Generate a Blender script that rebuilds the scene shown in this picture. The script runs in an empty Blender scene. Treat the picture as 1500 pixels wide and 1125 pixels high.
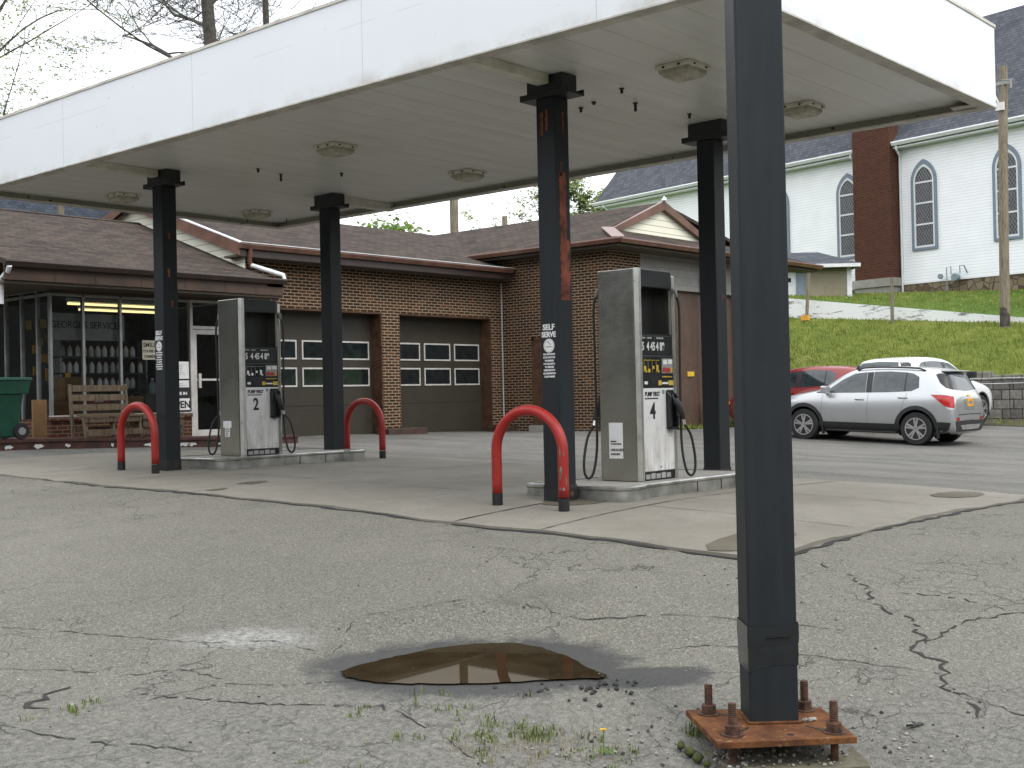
import bpy, bmesh, math, random
import numpy as np
from mathutils import Vector, Matrix
from mathutils.bvhtree import BVHTree
PI = math.pi
scene = bpy.context.scene
COL = scene.collection
random.seed(7)

# ------------------------------------------------------------------ camera, sky, sun, exposure
TH, PITCH, ROLL, FPX, CZ = 0.7186, 0.0097, -0.0216, 1791.2, 0.898
cam_d = bpy.data.cameras.new('camera'); cam = bpy.data.objects.new('camera', cam_d); COL.objects.link(cam)
cam_d.sensor_width = 36.0; cam_d.lens = 36.0 * FPX / 1500.0
cam_d.clip_start = 0.05; cam_d.clip_end = 3000
R_ = Vector((math.sin(TH), -math.cos(TH), 0)); F0 = Vector((math.cos(TH), math.sin(TH), 0)); U0 = Vector((0, 0, 1))
F_ = F0 * math.cos(PITCH) + U0 * math.sin(PITCH); U_ = -F0 * math.sin(PITCH) + U0 * math.cos(PITCH)
c, s = math.cos(ROLL), math.sin(ROLL)
RX = R_ * c + U_ * s; UX = -R_ * s + U_ * c
M = Matrix.Identity(4)
for i in range(3):
    M[i][0], M[i][1], M[i][2] = RX[i], UX[i], -F_[i]
M.translation = Vector((0, 0, CZ)); cam.matrix_world = M
scene.camera = cam

SUN_EL, SUN_AZ = math.radians(52), math.radians(-98)      # azimuth measured from +x, counter-clockwise
sun_dir = Vector((math.cos(SUN_EL) * math.cos(SUN_AZ), math.cos(SUN_EL) * math.sin(SUN_AZ), math.sin(SUN_EL)))
w = bpy.data.worlds.new('World'); scene.world = w; w.use_nodes = True
nt = w.node_tree; nt.nodes.clear()
wo = nt.nodes.new('ShaderNodeOutputWorld'); bg = nt.nodes.new('ShaderNodeBackground')
sky = nt.nodes.new('ShaderNodeTexSky'); sky.sky_type = 'NISHITA'; sky.sun_disc = False
sky.sun_elevation = SUN_EL; sky.sun_rotation = math.radians(90) - SUN_AZ
tc = nt.nodes.new('ShaderNodeTexCoord'); mp = nt.nodes.new('ShaderNodeMapping'); mp.inputs['Scale'].default_value = (1, 1, 2.2)
nz = nt.nodes.new('ShaderNodeTexNoise'); nz.inputs['Scale'].default_value = 2.6; nz.inputs['Detail'].default_value = 7; nz.inputs['Roughness'].default_value = .58
rp = nt.nodes.new('ShaderNodeValToRGB')
rp.color_ramp.elements[0].position = .36; rp.color_ramp.elements[0].color = (12.2, 12.8, 13.8, 1)
rp.color_ramp.elements[1].position = .62; rp.color_ramp.elements[1].color = (17.5, 17.7, 18.0, 1)
mx = nt.nodes.new('ShaderNodeMix'); mx.data_type = 'RGBA'; mx.inputs['Factor'].default_value = .92
bg.inputs['Strength'].default_value = 0.13
nt.links.new(tc.outputs['Generated'], mp.inputs['Vector']); nt.links.new(mp.outputs['Vector'], nz.inputs['Vector'])
nt.links.new(nz.outputs['Fac'], rp.inputs['Fac']); nt.links.new(sky.outputs['Color'], mx.inputs['A'])
nt.links.new(rp.outputs['Color'], mx.inputs['B']); nt.links.new(mx.outputs['Result'], bg.inputs['Color'])
nt.links.new(bg.outputs['Background'], wo.inputs['Surface'])
sl = bpy.data.lights.new('sun', 'SUN'); sl.energy = 1.5; sl.angle = math.radians(22); sl.color = (1, .965, .91)
so = bpy.data.objects.new('sun', sl); COL.objects.link(so)
so.rotation_euler = sun_dir.to_track_quat('Z', 'Y').to_euler()
scene.view_settings.view_transform = 'Standard'; scene.view_settings.look = 'None'
scene.view_settings.exposure = 0.14; scene.view_settings.gamma = 1.0
scene.view_settings.use_curve_mapping = False
try:
    scene.cycles.max_bounces = 7; scene.cycles.diffuse_bounces = 4; scene.cycles.glossy_bounces = 4
    scene.cycles.transparent_max_bounces = 12; scene.cycles.use_denoising = True
    scene.cycles.caustics_reflective = False; scene.cycles.caustics_refractive = False
except Exception:
    pass

# ------------------------------------------------------------------ terrain height (metres, from levelled points)
CPT = np.array([(9.12,13.99,0),(11.95,13.99,-.005),(9.12,7.39,-.14),(11.95,7.39,-.15),
(9.1,18.6,.21),(12.9,18.6,.10),(15.8,20.5,.12),(19.2,20.5,.09),(23.1,20.5,.01),(23.1,17.1,.01),
(24.8,10.5,-.32),(24.2,12.8,-.21),(4.95,2.82,-.765),(0,0,-.83),(2,9,-.54),(3,17,-.15),(14,0,-.62),(5.0,4.7,-.575),(-3,14,-.35),
(7.7,4.4,-.285),(7.6,10,-.105),(13,4.3,-.29),(6.4,3.7,-.48),(5.6,7,-.38),
(30,12,-.1),(31,6,-.35),(22,2,-.5),(-6,-6,-.8),(8,-8,-.8),(25,-10,-.6),(-10,30,.3),(4,30,.5),(15,30,.4),(32,20,.1)], float)
def _phi(d): return np.where(d > 0, d * d * np.log(d + 1e-12), 0)
def _tps(P):
    n = len(P); d = np.linalg.norm(P[:, None, :2] - P[None, :, :2], axis=2)
    K = _phi(d) + np.eye(n) * .8; T = np.c_[np.ones(n), P[:, :2]]
    A = np.block([[K, T], [T.T, np.zeros((3, 3))]])
    return np.linalg.solve(A, np.r_[P[:, 2], 0, 0, 0])
WT = _tps(CPT)
def Gv(x, y):
    x = np.clip(np.asarray(x, float), -12, 34); y = np.clip(np.asarray(y, float), -12, 32)
    d = np.sqrt((x[..., None] - CPT[:, 0]) ** 2 + (y[..., None] - CPT[:, 1]) ** 2)
    return (_phi(d) * WT[:-3]).sum(-1) + WT[-3] + WT[-2] * x + WT[-1] * y
def G(x, y): return float(Gv(x, y))
def ramp_foot(y): return 2.87 + (y - 13.3) * .078
def ramp_top(y): return max(3.04 + (y - 13.3) * .142, ramp_foot(y) + .12)
def lawn_far(y): return 4.70 + (y - 16.3) * .035

# ------------------------------------------------------------------ materials
class NT:
    def __init__(self, name):
        self.m = bpy.data.materials.new(name); self.m.use_nodes = True
        self.t = self.m.node_tree; self.b = self.t.nodes['Principled BSDF']; self.out = self.t.nodes['Material Output']
    def n(self, typ, **kw):
        nd = self.t.nodes.new('ShaderNode' + typ)
        for k, v in kw.items():
            if k in nd.inputs: nd.inputs[k].default_value = v
            else: setattr(nd, k, v)
        return nd
    def l(self, a, b): self.t.links.new(a, b)
    def obj(self): return self.n('TexCoord').outputs['Object']
    def geo(self): return self.n('NewGeometry').outputs['Position']
    def uv(self): return self.n('TexCoord').outputs['UV']
    def noise(self, vec, scale, detail=4, rough=.55):
        nd = self.n('TexNoise', Scale=scale, Detail=detail, Roughness=rough); self.l(vec, nd.inputs['Vector']); return nd.outputs['Fac']
    def ramp(self, fac, stops):
        r = self.n('ValToRGB'); e = r.color_ramp.elements
        while len(e) < len(stops): e.new(.5)
        for i, (p, col) in enumerate(stops):
            e[i].position = p; e[i].color = (*col, 1) if len(col) == 3 else col
        self.l(fac, r.inputs['Fac']); return r.outputs['Color']
    def mask(self, fac, a, b):
        m = self.n('MapRange', clamp=True); m.inputs['From Min'].default_value = a; m.inputs['From Max'].default_value = b
        self.l(fac, m.inputs['Value']); return m.outputs['Result']
    def mix(self, fac, a, b, mode='MIX'):
        m = self.n('Mix', data_type='RGBA', blend_type=mode)
        for key, v in (('Factor', fac), ('A', a), ('B', b)):
            if hasattr(v, 'is_linked') or hasattr(v, 'links'): self.l(v, m.inputs[key])
            elif key == 'Factor': m.inputs[key].default_value = v
            else: m.inputs[key].default_value = (*v, 1)
        return m.outputs['Result']
    def math(self, op, a, b=0.0):
        m = self.n('Math', operation=op)
        for i, v in enumerate((a, b)):
            if hasattr(v, 'links'): self.l(v, m.inputs[i])
            else: m.inputs[i].default_value = v
        return m.outputs[0]
    def bump(self, h, dist=.01, strength=.5):
        b = self.n('Bump'); b.inputs['Strength'].default_value = strength; b.inputs['Distance'].default_value = dist
        self.l(h, b.inputs['Height']); self.l(b.outputs['Normal'], self.b.inputs['Normal'])
    def done(self, col=None, rough=None, metal=0, spec=.5, emit=None, es=0, coat=0):
        if col is not None:
            if hasattr(col, 'links'): self.l(col, self.b.inputs['Base Color'])
            else: self.b.inputs['Base Color'].default_value = (*col, 1)
        if rough is not None:
            if hasattr(rough, 'links'): self.l(rough, self.b.inputs['Roughness'])
            else: self.b.inputs['Roughness'].default_value = rough
        self.b.inputs['Metallic'].default_value = metal; self.b.inputs['Specular IOR Level'].default_value = spec
        if coat: self.b.inputs['Coat Weight'].default_value = coat; self.b.inputs['Coat Roughness'].default_value = .04
        if emit: self.b.inputs['Emission Color'].default_value = (*emit, 1); self.b.inputs['Emission Strength'].default_value = es
        return self.m
def simple(name, col, rough=.6, metal=0, spec=.5, var=.12, scale=6, bump=0, coat=0, fine=60):
    """one paint or plastic with a little grime and uneven gloss"""
    t = NT(name); v = t.obj(); n1 = t.noise(v, scale, 5); n2 = t.noise(v, fine, 3)
    lo = tuple(max(0, x * (1 - var * 1.6)) for x in col); hi = tuple(min(1, x * (1 + var)) for x in col)
    cc = t.ramp(n1, [(.3, lo), (.65, hi)])
    cc = t.mix(t.mask(n2, .35, .75), cc, t.mix(.10, cc, (.02, .018, .015)))
    rr = t.math('ADD', t.math('MULTIPLY', n1, .2), rough - .1)
    if bump: t.bump(n2, bump, .5)
    return t.done(cc, rr, metal, spec, coat=coat)
MT = {}
def brick_mat(name, c1, c2, c3, mortar, bw=.205, rh=.0677, ms=.010):
    t = NT(name); uv = t.uv()
    br = t.n('TexBrick', offset=.5); t.l(uv, br.inputs['Vector'])
    br.inputs['Scale'].default_value = 1; br.inputs['Brick Width'].default_value = bw; br.inputs['Row Height'].default_value = rh
    br.inputs['Mortar Size'].default_value = ms; br.inputs['Mortar Smooth'].default_value = .15; br.inputs['Bias'].default_value = 0
    br.inputs['Color1'].default_value = (0, 0, 0, 1); br.inputs['Color2'].default_value = (1, 1, 1, 1); br.inputs['Mortar'].default_value = (.5, .5, .5, 1)
    n = t.noise(uv, 1.3, 4); nf = t.noise(uv, 55, 4)
    cc = t.ramp(br.outputs['Color'], [(.05, c1), (.42, c2), (.72, c1), (.97, c3)])
    cc = t.mix(t.math('MULTIPLY', n, .6), cc, c1)
    cc = t.mix(t.mask(nf, .4, .8), cc, tuple(x * .55 for x in c1))
    mo = t.mix(n, mortar, tuple(x * .6 for x in mortar))
    cc = t.mix(br.outputs['Fac'], cc, mo)
    h = t.math('SUBTRACT', t.math('MULTIPLY', nf, .35), br.outputs['Fac'])
    t.bump(h, .008, .6)
    return t.done(cc, .88, spec=.25)
MT['brick'] = brick_mat('brown_brick', (.026, .011, .006), (.080, .029, .012), (.175, .062, .019), (.33, .25, .165), ms=.0125)
MT['brick_red'] = brick_mat('chimney_brick', (.075, .027, .016), (.115, .042, .024), (.045, .018, .013), (.16, .085, .06), .21, .075, .008)
MT['brick_sill'] = brick_mat('dull_red_brick', (.085, .028, .016), (.12, .042, .024), (.05, .02, .014), (.20, .15, .11), .205, .0677, .009)
def shingle_mat(name, c1, c2, c3):
    t = NT(name); uv = t.uv()
    br = t.n('TexBrick', offset=.37, offset_frequency=2); t.l(uv, br.inputs['Vector'])
    br.inputs['Scale'].default_value = 1; br.inputs['Brick Width'].default_value = .26; br.inputs['Row Height'].default_value = .135
    br.inputs['Mortar Size'].default_value = .007; br.inputs['Mortar Smooth'].default_value = .3
    br.inputs['Color1'].default_value = (0, 0, 0, 1); br.inputs['Color2'].default_value = (1, 1, 1, 1)
    n = t.noise(uv, .9, 5); nf = t.noise(uv, 38, 5)
    cc = t.ramp(br.outputs['Color'], [(.0, c1), (.5, c2), (1, c3)])
    cc = t.mix(t.math('MULTIPLY', nf, .7), cc, c1)
    cc = t.mix(t.mask(n, .35, .7), cc, t.mix(.35, cc, c3))
    cc = t.mix(br.outputs['Fac'], cc, tuple(x * .35 for x in c1))
    t.bump(t.math('SUBTRACT', nf, br.outputs['Fac']), .012, .7)
    return t.done(cc, .95, spec=.2)
MT['shingle'] = shingle_mat('brown_shingle', (.030, .024, .021), (.062, .048, .040), (.10, .074, .058))
MT['slate'] = shingle_mat('grey_slate_shingle', (.055, .06, .072), (.085, .09, .105), (.12, .125, .14))
MT['bluehouse'] = shingle_mat('dark_blue_shingle', (.03, .038, .052), (.05, .06, .08), (.075, .09, .11))

def asphalt():
    t = NT('worn_asphalt'); p = t.geo()
    big = t.noise(p, .22, 6, .6); med = t.noise(p, 1.7, 6, .65); fine = t.noise(p, 26, 4, .7)
    vo = t.n('TexVoronoi', Scale=135.0); t.l(p, vo.inputs['Vector'])
    vo2 = t.n('TexVoronoi', Scale=62.0); t.l(p, vo2.inputs['Vector'])
    base = t.ramp(big, [(.36, (.104, .100, .082)), (.5, (.146, .139, .114)), (.64, (.182, .174, .144))])
    base = t.mix(t.mask(med, .3, .75), base, t.mix(.55, base, (.062, .062, .058)))
    agg = t.ramp(vo.outputs['Color'], [(.0, (.038, .037, .034)), (.42, (.150, .144, .122)), (.8, (.28, .27, .23)), (1, (.54, .52, .45))])
    cc = t.mix(.48, base, agg)
    agg2 = t.mask(vo2.outputs['Color'], .72, .95)
    cc = t.mix(t.math('MULTIPLY', agg2, .32), cc, (.36, .345, .30))
    # darker, streaked colour behind the concrete apron
    sep = t.n('SeparateXYZ'); t.l(p, sep.inputs[0])
    wob = t.math('MULTIPLY', t.math('SUBTRACT', t.noise(p, .8, 4), .5), 3.0)
    far = t.mask(t.math('ADD', sep.outputs['X'], wob), 13.2, 14.4)
    sideb = t.mask(t.math('ADD', sep.outputs['Y'], wob), 16.2, 17.2)
    dk = t.math('MAXIMUM', far, sideb)
    strip = t.n('Mapping'); strip.inputs['Scale'].default_value = (.9, .28, 1); strip.inputs['Rotation'].default_value = (0, 0, .25); t.l(p, strip.inputs['Vector'])
    st = t.noise(strip.outputs['Vector'], 1.5, 7, .7)
    dcol = t.ramp(st, [(.36, (.050, .051, .054)), (.47, (.108, .107, .106)), (.58, (.15, .146, .138)), (.72, (.21, .2, .18))])
    dcol = t.mix(.3, dcol, agg)
    cc = t.mix(t.math('MULTIPLY', dk, .8), cc, dcol)
    # coarse broken, gravelly surface close to the sign pole
    near = t.mask(t.math('ADD', t.math('ADD', t.math('MULTIPLY', sep.outputs['X'], .75), t.math('MULTIPLY', sep.outputs['Y'], .66)), t.math('MULTIPLY', wob, .5)), 7.0, 5.8)
    cc = t.mix(t.math('MULTIPLY', near, .55), cc, t.mix(t.mask(fine, .35, .7), (.055, .055, .052), (.23, .225, .205)))
    def zone_e(c_, sc_):
        m_ = t.n('Mapping', vector_type='TEXTURE'); m_.inputs['Location'].default_value = (*c_, 0); m_.inputs['Rotation'].default_value = (0, 0, math.radians(-48.8)); m_.inputs['Scale'].default_value = (*sc_, 1000)
        t.l(p, m_.inputs['Vector']); ln_ = t.n('VectorMath', operation='LENGTH'); t.l(m_.outputs[0], ln_.inputs[0]); return ln_.outputs['Value']
    wn = t.math('MULTIPLY', t.math('SUBTRACT', t.noise(p, 4.5, 6, .7), .5), .75)
    e1 = t.math('ADD', zone_e((5.02, 4.70), (.94, .72)), wn); e2 = t.math('ADD', zone_e((5.24, 3.95), (.58, .23)), wn)
    wet = t.mask(t.math('MINIMUM', e1, e2), 1.06, .86)
    dsp = t.mask(t.noise(p, .95, 4, .6), .60, .72); cc = t.mix(t.math('MULTIPLY', dsp, .25), cc, (.045, .044, .04))
    pw = t.mask(t.math('ADD', zone_e((4.50, 6.10), (.56, .26)), t.math('MULTIPLY', wn, 1.6)), 1.0, .35); cc = t.mix(t.math('MULTIPLY', pw, t.math('MULTIPLY', t.mask(fine, .35, .62), .6)), cc, (.42, .42, .41))
    cc = t.mix(t.math('MULTIPLY', wet, .82), cc, (.030, .031, .032))
    # alligator cracks
    dis = t.n('TexNoise', Scale=3.0, Detail=5.0); t.l(p, dis.inputs['Vector'])
    dv = t.n('VectorMath', operation='SCALE'); t.l(dis.outputs['Color'], dv.inputs[0]); dv.inputs['Scale'].default_value = .5
    av = t.n('VectorMath', operation='ADD'); t.l(p, av.inputs[0]); t.l(dv.outputs[0], av.inputs[1])
    def cracks(scale, wd):
        v = t.n('TexVoronoi', Scale=scale, feature='DISTANCE_TO_EDGE'); t.l(av.outputs[0], v.inputs['Vector'])
        return t.mask(v.outputs['Distance'], wd, wd * .2)
    zone = t.mask(t.noise(p, .42, 3), .47, .60)
    zn = t.math('MAXIMUM', zone, near)
    ck = t.math('MULTIPLY', t.math('MULTIPLY', cracks(2.6, .014), zn), t.mask(med, .38, .62))
    ck2 = t.math('MULTIPLY', cracks(.5, .0028), t.mask(t.noise(p, .9, 3), .45, .6))
    ck = t.math('MAXIMUM', ck, ck2)
    cc = t.mix(t.math('MULTIPLY', ck, .7), cc, (.035, .034, .032))
    h = t.math('ADD', t.math('MULTIPLY', fine, .5), t.math('MULTIPLY', vo.outputs['Distance'], -.6))
    h = t.math('SUBTRACT', h, t.math('MULTIPLY', ck, 1.6))
    t.bump(h, .010, .75)
    return t.done(cc, t.math('SUBTRACT', .9, t.math('MULTIPLY', wet, .35)), spec=.3)
MT['asphalt'] = asphalt()
def concrete(name, c0, c1, c2, stain=(.10, .09, .075), sc=1.0, joints=False):
    t = NT(name); p = t.geo()
    big = t.noise(p, .5 * sc, 6, .6); med = t.noise(p, 3.5 * sc, 6, .7); fine = t.noise(p, 70, 4, .7)
    cc = t.ramp(big, [(.3, c0), (.5, c1), (.7, c2)])
    cc = t.mix(t.mask(med, .45, .8), cc, t.mix(.4, cc, stain))
    cc = t.mix(t.mask(fine, .45, .8), cc, t.mix(.35, cc, (.05, .045, .04)))
    t.bump(t.math('ADD', t.math('MULTIPLY', med, .3), fine), .004, .5)
    return t.done(cc, .88, spec=.3)
MT['concrete'] = concrete('apron_concrete', (.175, .162, .133), (.215, .20, .167), (.255, .24, .203))
MT['concrete_grey'] = concrete('island_concrete', (.28, .27, .24), (.34, .325, .29), (.40, .385, .345))
MT['old_concrete'] = concrete('mossy_concrete', (.09, .082, .055), (.15, .135, .095), (.21, .19, .145), stain=(.05, .055, .02), sc=8)
MT['block'] = brick_mat('concrete_block', (.27, .265, .245), (.33, .32, .295), (.37, .36, .335), (.24, .235, .22), .40, .2, .008)
MT['stucco'] = concrete('tan_stucco', (.24, .215, .15), (.28, .25, .18), (.31, .28, .21), stain=(.15, .13, .08), sc=2)

def stone_wall_mat():
    t = NT('grey_block_stone'); uv = t.uv()
    br = t.n('TexBrick', offset=.43); t.l(uv, br.inputs['Vector'])
    for k, v in (('Scale', 1), ('Brick Width', .52), ('Row Height', .26), ('Mortar Size', .014), ('Mortar Smooth', .5)): br.inputs[k].default_value = v
    br.inputs['Color1'].default_value = (0, 0, 0, 1); br.inputs['Color2'].default_value = (1, 1, 1, 1)
    n = t.noise(uv, 6, 6, .7); nf = t.noise(uv, 28, 5, .7)
    cc = t.ramp(br.outputs['Color'], [(0, (.17, .165, .15)), (.5, (.26, .25, .225)), (1, (.34, .32, .28))])
    cc = t.mix(t.mask(n, .4, .7), cc, t.mix(.6, cc, (.06, .058, .05)))
    cc = t.mix(br.outputs['Fac'], cc, (.045, .042, .036))
    t.bump(t.math('SUBTRACT', t.math('ADD', n, t.math('MULTIPLY', nf, .4)), br.outputs['Fac']), .06, .9)
    return t.done(cc, .95, spec=.2)
MT['stonewall'] = stone_wall_mat()
def rubble_mat():
    t = NT('rubble_foundation'); uv = t.uv()
    v = t.n('TexVoronoi', Scale=3.2); t.l(uv, v.inputs['Vector'])
    e = t.n('TexVoronoi', Scale=3.2, feature='DISTANCE_TO_EDGE'); t.l(uv, e.inputs['Vector'])
    cc = t.ramp(v.outputs['Color'], [(0, (.08, .055, .035)), (.5, (.20, .15, .10)), (1, (.30, .25, .18))])
    cc = t.mix(t.mask(e.outputs['Distance'], .06, .01), cc, (.04, .035, .03))
    return t.done(cc, .9, spec=.2)
MT['rubble'] = rubble_mat()
def siding_mat(name, col, step, shade=.55):
    t = NT(name); p = t.uv()
    sep = t.n('SeparateXYZ'); t.l(p, sep.inputs[0])
    fr = t.math('FRACT', t.math('DIVIDE', sep.outputs['Y'], step))
    n = t.noise(p, 1.2, 5)
    cc = t.mix(t.mask(n, .35, .75), col, tuple(x * .92 for x in col))
    cc = t.mix(t.mask(fr, .13, .02), cc, tuple(x * shade for x in col))  # shade line under each board lap, painted into the siding colour
    t.bump(t.math('SUBTRACT', 1.0, fr), step * .16, 1.0)
    return t.done(cc, .55, spec=.4)
MT['siding'] = siding_mat('white_clapboard', (.88, .89, .90), .126, .60)
MT['siding_cream'] = siding_mat('cream_siding', (.78, .76, .62), .16, .3)
def fascia_mat():
    t = NT('white_fascia_panel'); p = t.obj()
    sep = t.n('SeparateXYZ'); t.l(p, sep.inputs[0])
    n = t.noise(p, .6, 5); nf = t.noise(p, 30, 3)
    cc = t.mix(t.mask(n, .3, .75), (.80, .83, .86), (.77, .80, .83))
    fr = t.math('FRACT', t.math('DIVIDE', t.math('ADD', sep.outputs['Y'], -.30), 2.77))
    ln = t.mask(fr, .0035, .0015)
    hz = t.math('ABSOLUTE', t.math('SUBTRACT', sep.outputs['Z'], 4.46))
    l2 = t.math('MULTIPLY', t.mask(hz, .005, .001), t.mask(t.noise(p, 1.1, 2), .5, .56))
    cc = t.mix(t.math('MULTIPLY', t.math('MAXIMUM', ln, t.math('MULTIPLY', l2, .55)), .6), cc, (.32, .30, .27))
    cc = t.mix(t.mask(t.noise(p, 17, 2), .765, .79), cc, (.36, .32, .26))
    low = t.mask(sep.outputs['Z'], 4.02, 3.875); cc = t.mix(t.math('MULTIPLY', low, t.mask(t.noise(p, 2.2, 5, .65), .42, .72)), cc, (.52, .50, .45))
    mps = t.n('Mapping'); mps.inputs['Scale'].default_value = (5, 5, .25); t.l(p, mps.inputs['Vector']); cc = t.mix(t.math('MULTIPLY', t.mask(t.noise(mps.outputs['Vector'], 1.6, 4), .60, .78), .12), cc, (.62, .62, .60))
    t.bump(t.noise(p, 1.3, 3), .02, .25)
    return t.done(cc, .38, spec=.5)
MT['fascia'] = fascia_mat()
def soffit_mat():
    t = NT('white_soffit_pan'); p = t.obj()
    sep = t.n('SeparateXYZ'); t.l(p, sep.inputs[0])
    fr = t.math('FRACT', t.math('DIVIDE', sep.outputs['Y'], .406))
    n = t.noise(p, .7, 5); mp_ = t.n('Mapping'); mp_.inputs['Scale'].default_value = (.5, 6, 1); t.l(p, mp_.inputs['Vector'])
    ns = t.noise(mp_.outputs['Vector'], 1.4, 5)
    cc = t.mix(t.mask(ns, .3, .75), (.69, .69, .665), (.61, .61, .585))
    cc = t.mix(t.mask(n, .5, .8), cc, (.57, .565, .535))
    ln = t.mask(fr, .028, .008)
    brk = t.mask(t.noise(p, .9, 3), .38, .52)
    cc = t.mix(t.math('MULTIPLY', ln, t.math('ADD', t.math('MULTIPLY', brk, .6), .25)), cc, (.16, .145, .12))
    tri = t.math('ABSOLUTE', t.math('SUBTRACT', fr, .5))
    t.bump(tri, .02, .35)
    return t.done(cc, .33, spec=.5)
MT['soffit'] = soffit_mat()
MT['trim_white'] = simple('dirty_white_metal', (.60, .57, .50), .45, var=.18, scale=3)
MT['white_trim'] = simple('white_trim_paint', (.74, .75, .76), .5, var=.05)
MT['drip'] = simple('stained_white_lip', (.50, .48, .43), .5, var=.18, scale=5)
def column_mat():
    t = NT('dark_slate_paint'); p = t.obj()
    n = t.noise(p, 2.2, 5, .6); mp_ = t.n('Mapping'); mp_.inputs['Scale'].default_value = (9, 9, .6); t.l(p, mp_.inputs['Vector'])
    ns = t.noise(mp_.outputs['Vector'], 2.0, 5, .6); nf = t.noise(p, 45, 4, .6)
    cc = t.mix(t.mask(ns, .3, .75), (.009, .012, .014), (.0165, .021, .0245))
    cc = t.mix(t.mask(n, .45, .75), cc, (.015, .019, .0215))
    cc = t.mix(t.mask(nf, .745, .775), cc, (.16, .16, .15))
    t.bump(nf, .0015, .3)
    return t.done(cc, t.math('ADD', t.math('MULTIPLY', n, .25), .42), spec=.3)
MT['column'] = column_mat()
MT['black'] = simple('black_paint', (.012, .013, .014), .45, var=.2)
MT['rubber'] = simple('black_rubber', (.014, .014, .015), .6, var=.2)
def rust_mat():
    t = NT('rusty_plate'); p = t.obj()
    n = t.noise(p, 7, 6, .65); nf = t.noise(p, 60, 5, .7); n3 = t.noise(p, 18, 4)
    cc = t.ramp(n, [(.25, (.045, .018, .010)), (.45, (.105, .042, .018)), (.62, (.18, .074, .026)), (.8, (.13, .066, .036))])
    cc = t.mix(t.mask(nf, .4, .75), cc, t.mix(.5, cc, (.035, .016, .010)))
    cc = t.mix(t.mask(n3, .62, .74), cc, (.27, .17, .085))
    t.bump(t.math('ADD', n, nf), .006, .7)
    return t.done(cc, .9, spec=.2)
MT['rust'] = rust_mat()
MT['rust_dark'] = simple('rusted_bolt', (.075, .034, .02), .85, var=.5, scale=30, bump=.003)
MT['rust_patch'] = simple('red_primer_rust', (.21, .058, .032), .85, var=.5, scale=9, bump=.003)
MT['red'] = simple('red_bollard_paint', (.40, .018, .014), .38, var=.22, scale=7)
MT['chip'] = simple('chipped_primer', (.17, .12, .105), .8, var=.3, scale=20)
def steel_mat():
    t = NT('brushed_stainless'); p = t.obj()
    mp_ = t.n('Mapping'); mp_.inputs['Scale'].default_value = (1, 1, 160); t.l(p, mp_.inputs['Vector'])
    ns = t.noise(mp_.outputs['Vector'], 6, 3); n = t.noise(p, 2.5, 4)
    cc = t.mix(t.mask(n, .3, .7), (.40, .39, .35), (.50, .49, .45))
    rr = t.math('ADD', t.math('MULTIPLY', ns, .12), t.math('MULTIPLY', n, .10)); rr = t.math('ADD', rr, .10)
    t.bump(ns, .0006, .4)
    return t.done(cc, rr, metal=1)
MT['steel'] = steel_mat(); MT['skirt'] = simple('scuffed_steel_skirt', (.40, .40, .375), .35, metal=.8, var=.25, scale=5)
MT['steel_bright'] = simple('bright_steel_edge', (.72, .71, .67), .3, metal=1, var=.06)
def dirty(name, col, rough, dirt, z0, z1):
    t = NT(name); p = t.obj(); sep = t.n('SeparateXYZ'); t.l(p, sep.inputs[0]); m_ = t.n('Mapping'); m_.inputs['Scale'].default_value = (9, 9, 1.1); t.l(p, m_.inputs['Vector'])
    n = t.noise(m_.outputs['Vector'], 2.4, 5, .65); n2 = t.noise(p, 11, 5, .7)
    cc = t.mix(t.mask(n2, .3, .75), col, tuple(x * .86 for x in col))
    cc = t.mix(t.math('MULTIPLY', t.mask(sep.outputs['Z'], z1, z0), t.mask(n, .36, .68)), cc, dirt); cc = t.mix(t.math('MULTIPLY', t.mask(n2, .62, .72), .35), cc, dirt)
    return t.done(cc, t.math('ADD', t.math('MULTIPLY', n2, .25), rough - .1), spec=.45)
MT['pump_white'] = dirty('pump_white_panel', (.70, .70, .69), .38, (.30, .27, .22), .05, .75)
MT['red'] = dirty('red_bollard_paint', (.36, .017, .013), .42, (.11, .02, .016), -.1, .95)
MT['pump_black'] = simple('pump_black_plastic', (.012, .013, .015), .3, var=.2)
MT['screen'] = simple('dark_display', (.02, .024, .03), .12, var=.2)
MT['key_grey'] = simple('grey_keypad', (.30, .30, .29), .5)
MT['red_plastic'] = simple('red_plastic', (.42, .03, .03), .4)
MT['yellow'] = simple('yellow_sticker', (.62, .42, .04), .5)
MT['orange'] = simple('orange_plate', (.75, .36, .03), .5, var=.1)
MT['ink'] = simple('black_ink', (.01, .01, .01), .6)
MT['white_ink'] = simple('white_vinyl', (.76, .76, .74), .5, var=.05)
MT['paper'] = simple('white_paper', (.74, .74, .72), .8, var=.06)
MT['brownpaint'] = simple('brown_trim_paint', (.055, .03, .022), .55, var=.25, scale=4)
MT['brownwood'] = simple('brown_wood_jamb', (.085, .04, .02), .6, var=.35, scale=7)
MT['brownfascia'] = simple('dull_brown_fascia', (.06, .034, .022), .6, var=.25, scale=2)
MT['gutter'] = simple('brown_gutter', (.15, .075, .052), .35, var=.2, scale=3)
MT['gutter_dark'] = simple('dark_brown_gutter', (.042, .026, .022), .4, var=.2)
MT['soffit_dark'] = simple('brown_soffit', (.08, .062, .046), .7)
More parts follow.
